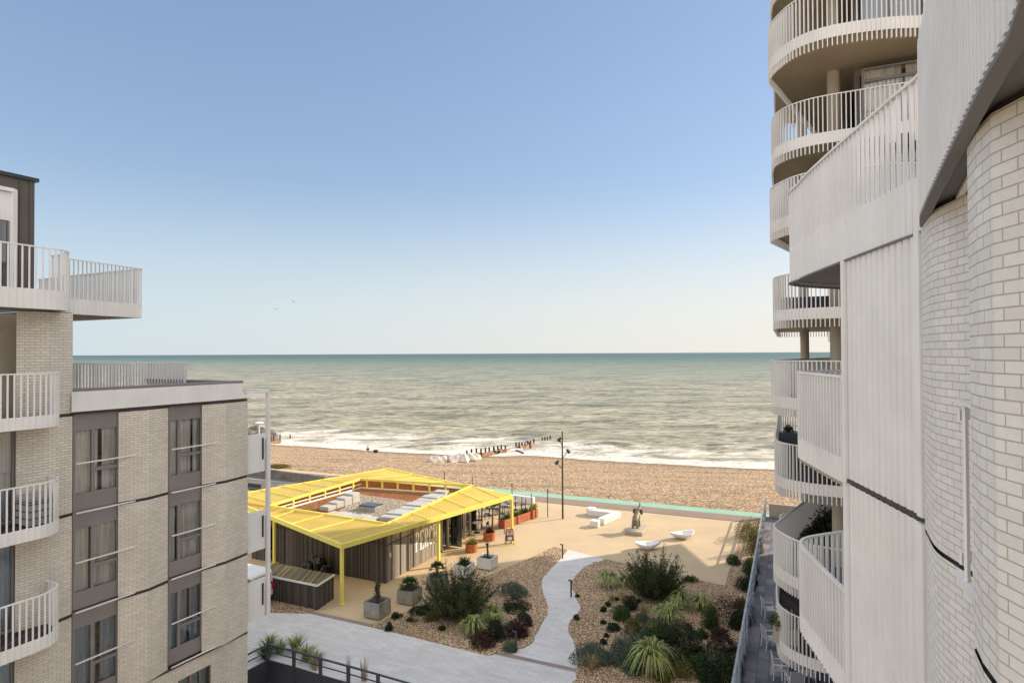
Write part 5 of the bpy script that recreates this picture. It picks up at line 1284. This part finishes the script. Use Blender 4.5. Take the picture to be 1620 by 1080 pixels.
for x_ in (-1.6, 1.55):
    for y_ in (-.9, .9): w_ = MB().tube([(x_, y_ - .1, .33), (x_, y_ + .1, .33)], .33, 20).build('wheel', 'rubber', vt, local=True); MB().tube([(x_, y_ - .11, .33), (x_, y_ + .11, .33)], .19, 16).build('rim', 'galv', w_, local=True)
for y_ in (-.86, .86): MB().box(2.51, y_, .95, 1.45, .05, .12).build('tail_light', 'tail', vt, local=True)
m = MB(); m.box(2.52, 0, .38, .58, .08, 1.8); m.build('bumper', 'dark', vt, local=True); MB().box(2.52, -.0, 1.35, 2.05, .03, 1.5).build('rear_window', 'glassd', vt, local=True)
for k in range(7):
    px = 487 + 5.2 * k; b0 = colint(px, W0 - U * (.55 + .25 * (k % 2)), V); o = MB(); o.ball((0, 0, .3), .30, .27, .36 + .12 * (k in (2, 3, 4)), 12, 8, rough=.16); o = o.build('black_sack', 'black', None, local=True, smooth=False)
    o.location = (b0.x, b0.y, .1 + (.25 if k in (2, 3, 4) else .0)); o.rotation_euler.z = k; tag(o, 'shiny black sack in the heap against the dark timber wall', 'sack', 'black sacks heaped behind the bin store')
# ================================================================== FOREGROUND FENCE AND PLANTS
tz = 1.5; tpx = [(424, 1018.5), (465, 1029), (507, 1041), (551, 1053), (598, 1066), (646, 1080), (697, 1095)]
P = [G(px, py, tz) for px, py in tpx]; t = thing('panel_fence', 'dark blue grey fence with two open rails over solid panels at the bottom left', 'fence', (P[0].x, P[0].y, 0))
for i, p in enumerate(P): MB().box(p.x, p.y, .0, tz, .10, .10, RU).build('post', 'blueg', t)
Pb = P[0] + (Vector((-1.5, -2.7, 0))); MB().box(Pb.x, Pb.y, 0, tz, .1, .1, RU).build('post', 'blueg', t)
PP = [Pb] + P; m = MB(); pn_m = MB()
for a_, b_ in zip(PP, PP[1:]):
    a_ = Vector((a_.x, a_.y, 0)); b_ = Vector((b_.x, b_.y, 0))
    m.bar(a_ + Vector((0, 0, tz)), b_ + Vector((0, 0, tz)), .06, .05); m.bar(a_ + Vector((0, 0, tz - .28)), b_ + Vector((0, 0, tz - .28)), .035, .035); pn_m.bar(a_ + Vector((0, 0, .45)), b_ + Vector((0, 0, .45)), .04, .9)
m.build('rail', 'blueg', t); pn_m.build('panel', 'blueg', t)
g = MB(); g.sheet([xy(Pb), xy(P[0]), xy(P[-1]), (P[-1].x, P[-1].y - 6), (Pb.x, Pb.y - 5)], .02); struct('gravel_yard', g, 'gravel')
for k, (px, py, r_, mt) in enumerate(((404, 1040, .75, 'blade'), (420, 1045, .6, 'blade'), (446, 1042, .8, 'blade'), (462, 1058, .7, 'blade'), (478, 1063, .55, 'blade'), (398, 1055, .7, 'leafm'))):
    b0 = G(px, py) + U * .8; lf = MB(); blades(lf, (0, 0, 0), 90, r_ * 1.05, .05, 1, 1.1, 6, stiff=.45, r0=.15); o = lf.build('flax_plant', mt, None, local=True); o.location = b0; tag(o, 'arching striped grass behind the dark panel fence beside the left building' if mt == 'blade' else 'plain green arching grass at the foot of the left building corner', 'plant', 'arching grasses behind the panel fence' if mt == 'blade' else None)
for k, (px, py) in enumerate(((482, 1066), (487, 1068), (540, 1082), (563, 1084), (566, 1086))):
    b0 = G(px, py) + U * .45; lf = MB(); blades(lf, (0, 0, 0), 18, .95, .02, 1, .18, 4, stiff=.95, r0=.10); o = lf.build('tall_grass', 'straw', None, local=True, uv=False); o.location = b0; tag(o, 'thin pale upright grass stalks standing behind the fence panels', 'grass', 'pale grass stalks behind the panel fence')
# car park wall and bench
a_, b_ = G(515, 766), G(330, 741); m = MB(); hW = .8; m.bar(a_ + Vector((0, 0, hW / 2)), b_ + Vector((0, 0, hW / 2)), .3, hW); o = m.build('concrete_wall', 'concd', None, bevel=.02); tag(o, 'low concrete wall between the car park and the shingle beach', 'wall')
b0 = G(400, 781); t = thing('bench', 'dark bench on the grass beside the car park', 'bench', b0, RU)
MB().box(0, 0, .42, .47, 1.7, .42).build('seat', 'dark', t, local=True); MB().box(0, .2, .52, .92, 1.7, .05).build('backrest', 'dark', t, local=True)
for x_ in (-.75, .75): m = MB(); m.box(x_, 0, 0, .42, .05, .4); m.box(x_, .2, .4, .92, .05, .05); m.build('leg', 'galv', t, local=True)
for k, (px, py, w_) in enumerate(((478, 761, 40), (437, 742, 30), (424, 741, 26), (540, 766, 24))):
    b0 = G(px, py) + PN * 1.2; small(Vector((b0.x, b0.y, -.05)), w_, 5, 'leafo', 'low weedy green growth on the shingle behind the concrete wall', 'plant', 'beach_weed', 'weeds along the car park wall', 1.0, .12)
# ================================================================== GROYNES, ROCKS, PEOPLE, BIRDS
def groyne(pts, label, plankrng, z0=-1.75, h=.75):
    P = [G(px, py, z0) for px, py in pts]; t = thing('timber_groyne', label, 'groyne', P[0])
    for p in P: MB().box(p.x, p.y, p.z - 1.6, p.z + h * random.uniform(.85, 1.15), .19, .19, .5).build('post', 'gwood', t)
    m = MB()
    for i in range(*plankrng):
        a_, b_ = P[i], P[i + 1]; m.bar(a_ + Vector((.15, 0, -.35)), b_ + Vector((.15, 0, -.35)), .12, 1.0)
    m.build('plank', 'groyneplank', t); return t
M['groyneplank'] = plain('wet_orange_planks', (.34, .20, .12), .8, .3, 2)
groyne([(738.5, 720), (746, 718.7), (753.7, 717.5), (761, 717.5), (768, 716.3), (774, 715.3), (781, 714), (787.5, 713), (793, 712), (799.5, 711.5), (816.5, 707), (821.5, 708), (826, 706), (830.5, 705.5), (835, 704), (839.5, 703.5), (844.6, 702)], 'dark timber groyne of upright posts running into the sea in the middle of the beach', (0, 16))
groyne([(858, 697.6), (862, 696.8), (866, 695.8), (870.5, 694.5)], 'four outermost groyne posts standing alone in the water', (0, 0), SEAZ, .6)
groyne([(405, 702), (415, 701), (424, 700), (433, 699), (443, 698)], 'short timber groyne with orange planks at the left end of the beach', (0, 4), -1.9, 1.1)
groyne([(459, 695)], 'single groyne post standing in the surf at the left', (0, 0), SEAZ, .9)
a_, b_ = G(816, 712, -1.6), G(828, 716.5, -1.75); o = MB(); o.bar(a_, b_, .2, .2); o = o.build('fallen_timber', 'gwood'); tag(o, 'fallen dark timber lying across the wet shingle by the groyne', 'timber')
for k, (px, py, r_) in enumerate(((688, 732, 1.1), (701, 731.5, 1.0), (713, 729.5, 1.0), (720, 731, 1.1), (732, 729.5, 1.2), (747, 727.5, 1.15), (726, 727, .8))):
    o = MB(); o.ball((0, 0, 0), r_, r_ * .75, r_ * .72, 9, 6, rough=.22); o = o.build('boulder', 'rock', None, local=True); o.location = G(px, py - 2, -1.1) ; o.rotation_euler.z = k * 1.3
    tag(o, ['grey leftmost boulder of the pale rock group on the beach', 'second boulder from the left in the pale rock group', 'third boulder from the left in the pale rock group', 'middle boulder of the pale rock group, nearest the camera', 'broad pale boulder right of the middle of the group', 'rightmost pale boulder next to the first groyne posts', 'small boulder at the back of the pale rock group'][k], 'rock')
for k, (px, py) in enumerate(((388, 690), (398, 692), (408, 691), (418, 693), (426, 695), (402, 684), (414, 686))):
    o = MB(); o.ball((0, 0, 0), 2.2, 1.7, 1.3, 9, 6, rough=.22); o = o.build('boulder', 'rockd', None, local=True); o.location = G(px, py, -1.9); o.rotation_euler.z = k; tag(o, 'dark sea rock in the heap beyond the left end groyne', 'rock', 'dark rocks beyond the left end groyne')
def sitting(p, rz_, mat, label, sc=1.0):
    t = thing('person', label, 'person', p, rz_)
    V_ = [(0, 0, .12), (0, -.03, .35), (0, -.02, .55), (0, 0, .62), (-.1, .25, .38), (-.1, .48, .06), (-.1, .6, .04), (.1, .25, .38), (.1, .48, .06), (.1, .6, .04), (-.2, .02, .52), (-.24, .15, .32), (-.12, .35, .36), (.2, .02, .52), (.24, .15, .32), (.12, .35, .36)]
    E = [(0, 1), (1, 2), (2, 3), (0, 4), (4, 5), (5, 6), (0, 7), (7, 8), (8, 9), (2, 10), (10, 11), (11, 12), (2, 13), (13, 14), (14, 15)]
    skin('body', V_, E, [.15, .15, .14, .06, .085, .06, .045, .085, .06, .045, .06, .05, .035, .06, .05, .035], mat, t, sub=1)
    MB().ball((0, .02, .78), .095, .11, .13, 12, 9).build('head', 'skin', t, local=True, smooth=True); MB().ball((0, -.01, .81), .105, .11, .12, 12, 9).build('hair', 'hair' if mat != 'red' else 'red', t, local=True, smooth=True); return t
sitting(G(582, 714.5, -1.75), .3, 'red', 'person in a red hooded coat sitting on the shingle near the water')
sitting(G(782.5, 718.5, -1.7), -.3, 'khaki', 'person in pale khaki sitting at the foot of the groyne, left of two')
sitting(G(789.5, 719, -1.7), .4, 'navy', 'person in dark clothes sitting at the foot of the groyne, right of two')
b0 = G(594.5, 715.5, -1.75); t = thing('rucksack', 'dark rucksack lying on the shingle right of the person in red', 'bag', b0); m = MB(); m.ball((b0.x, b0.y, b0.z + .2), .42, .28, .26, 12, 8, .05); m.build('bag_body', 'navy', t); m = MB(); m.tube([b0 + Vector((-.5, 0, .1)), b0 + Vector((-.8, 0, .25)), b0 + Vector((-1.1, 0, .05))], .03, 6); m.build('strap', 'navy', t)
p = G(839, 711, -1.9); t = thing('person', 'person in dark clothes bending forward at the water edge by the groyne', 'person', p, R_(90))
V_ = [(0, 0, .88), (0, .2, 1.08), (0, .42, 1.18), (0, .5, 1.18), (-.1, .02, .48), (-.1, -.05, .06), (-.1, .1, .04), (.1, .1, .48), (.1, .05, .06), (.1, .2, .04), (-.2, .45, 1.12), (-.2, .5, .85), (-.16, .6, .62), (.2, .45, 1.12), (.2, .5, .85), (.16, .6, .62)]
E = [(0, 1), (1, 2), (2, 3), (0, 4), (4, 5), (5, 6), (0, 7), (7, 8), (8, 9), (2, 10), (10, 11), (11, 12), (2, 13), (13, 14), (14, 15)]
skin('body', V_, E, [.14, .14, .14, .06, .085, .055, .04, .085, .055, .04, .06, .045, .035, .06, .045, .035], 'navy', t)
MB().ball((0, .64, 1.2), .1, .12, .12, 12, 9).build('head', 'skin', t, local=True, smooth=True); MB().ball((0, .62, 1.24), .105, .12, .11, 12, 9).build('hair', 'hair', t, local=True, smooth=True)
for k, (px, py, Y, rl) in enumerate(((464, 477.5, 62, .35), (437.5, 489, 66, -.3))):
    p = D(px, py, Y); t = thing('seagull', ['upper gull gliding in the sky left of centre', 'lower paler gull gliding in the sky left of centre'][k], 'bird', p, .4); t.rotation_euler = (0, rl, .4); t.scale = (.6, .6, .6)
    MB().ball((0, 0, 0), .075, .24, .07, 10, 7).ball((0, .26, .03), .045, .06, .045, 8, 6).build('body', 'gull', t, local=True, smooth=True)
    for s_ in (-1, 1):
        m = MB(); m.add([(0, .08, .03), (0, -.10, .03), (s_ * .32, -.02, .14), (s_ * .30, .14, .15), (s_ * .66, -.12, .06), (s_ * .62, .0, .07), (0, .0, -.0), (s_ * .31, .06, .11)], [(0, 1, 2, 3), (3, 2, 4, 5), (6, 7, 3, 0), (1, 6, 7, 2)]); m.build('wing', 'gull', t, local=True, uv=False)
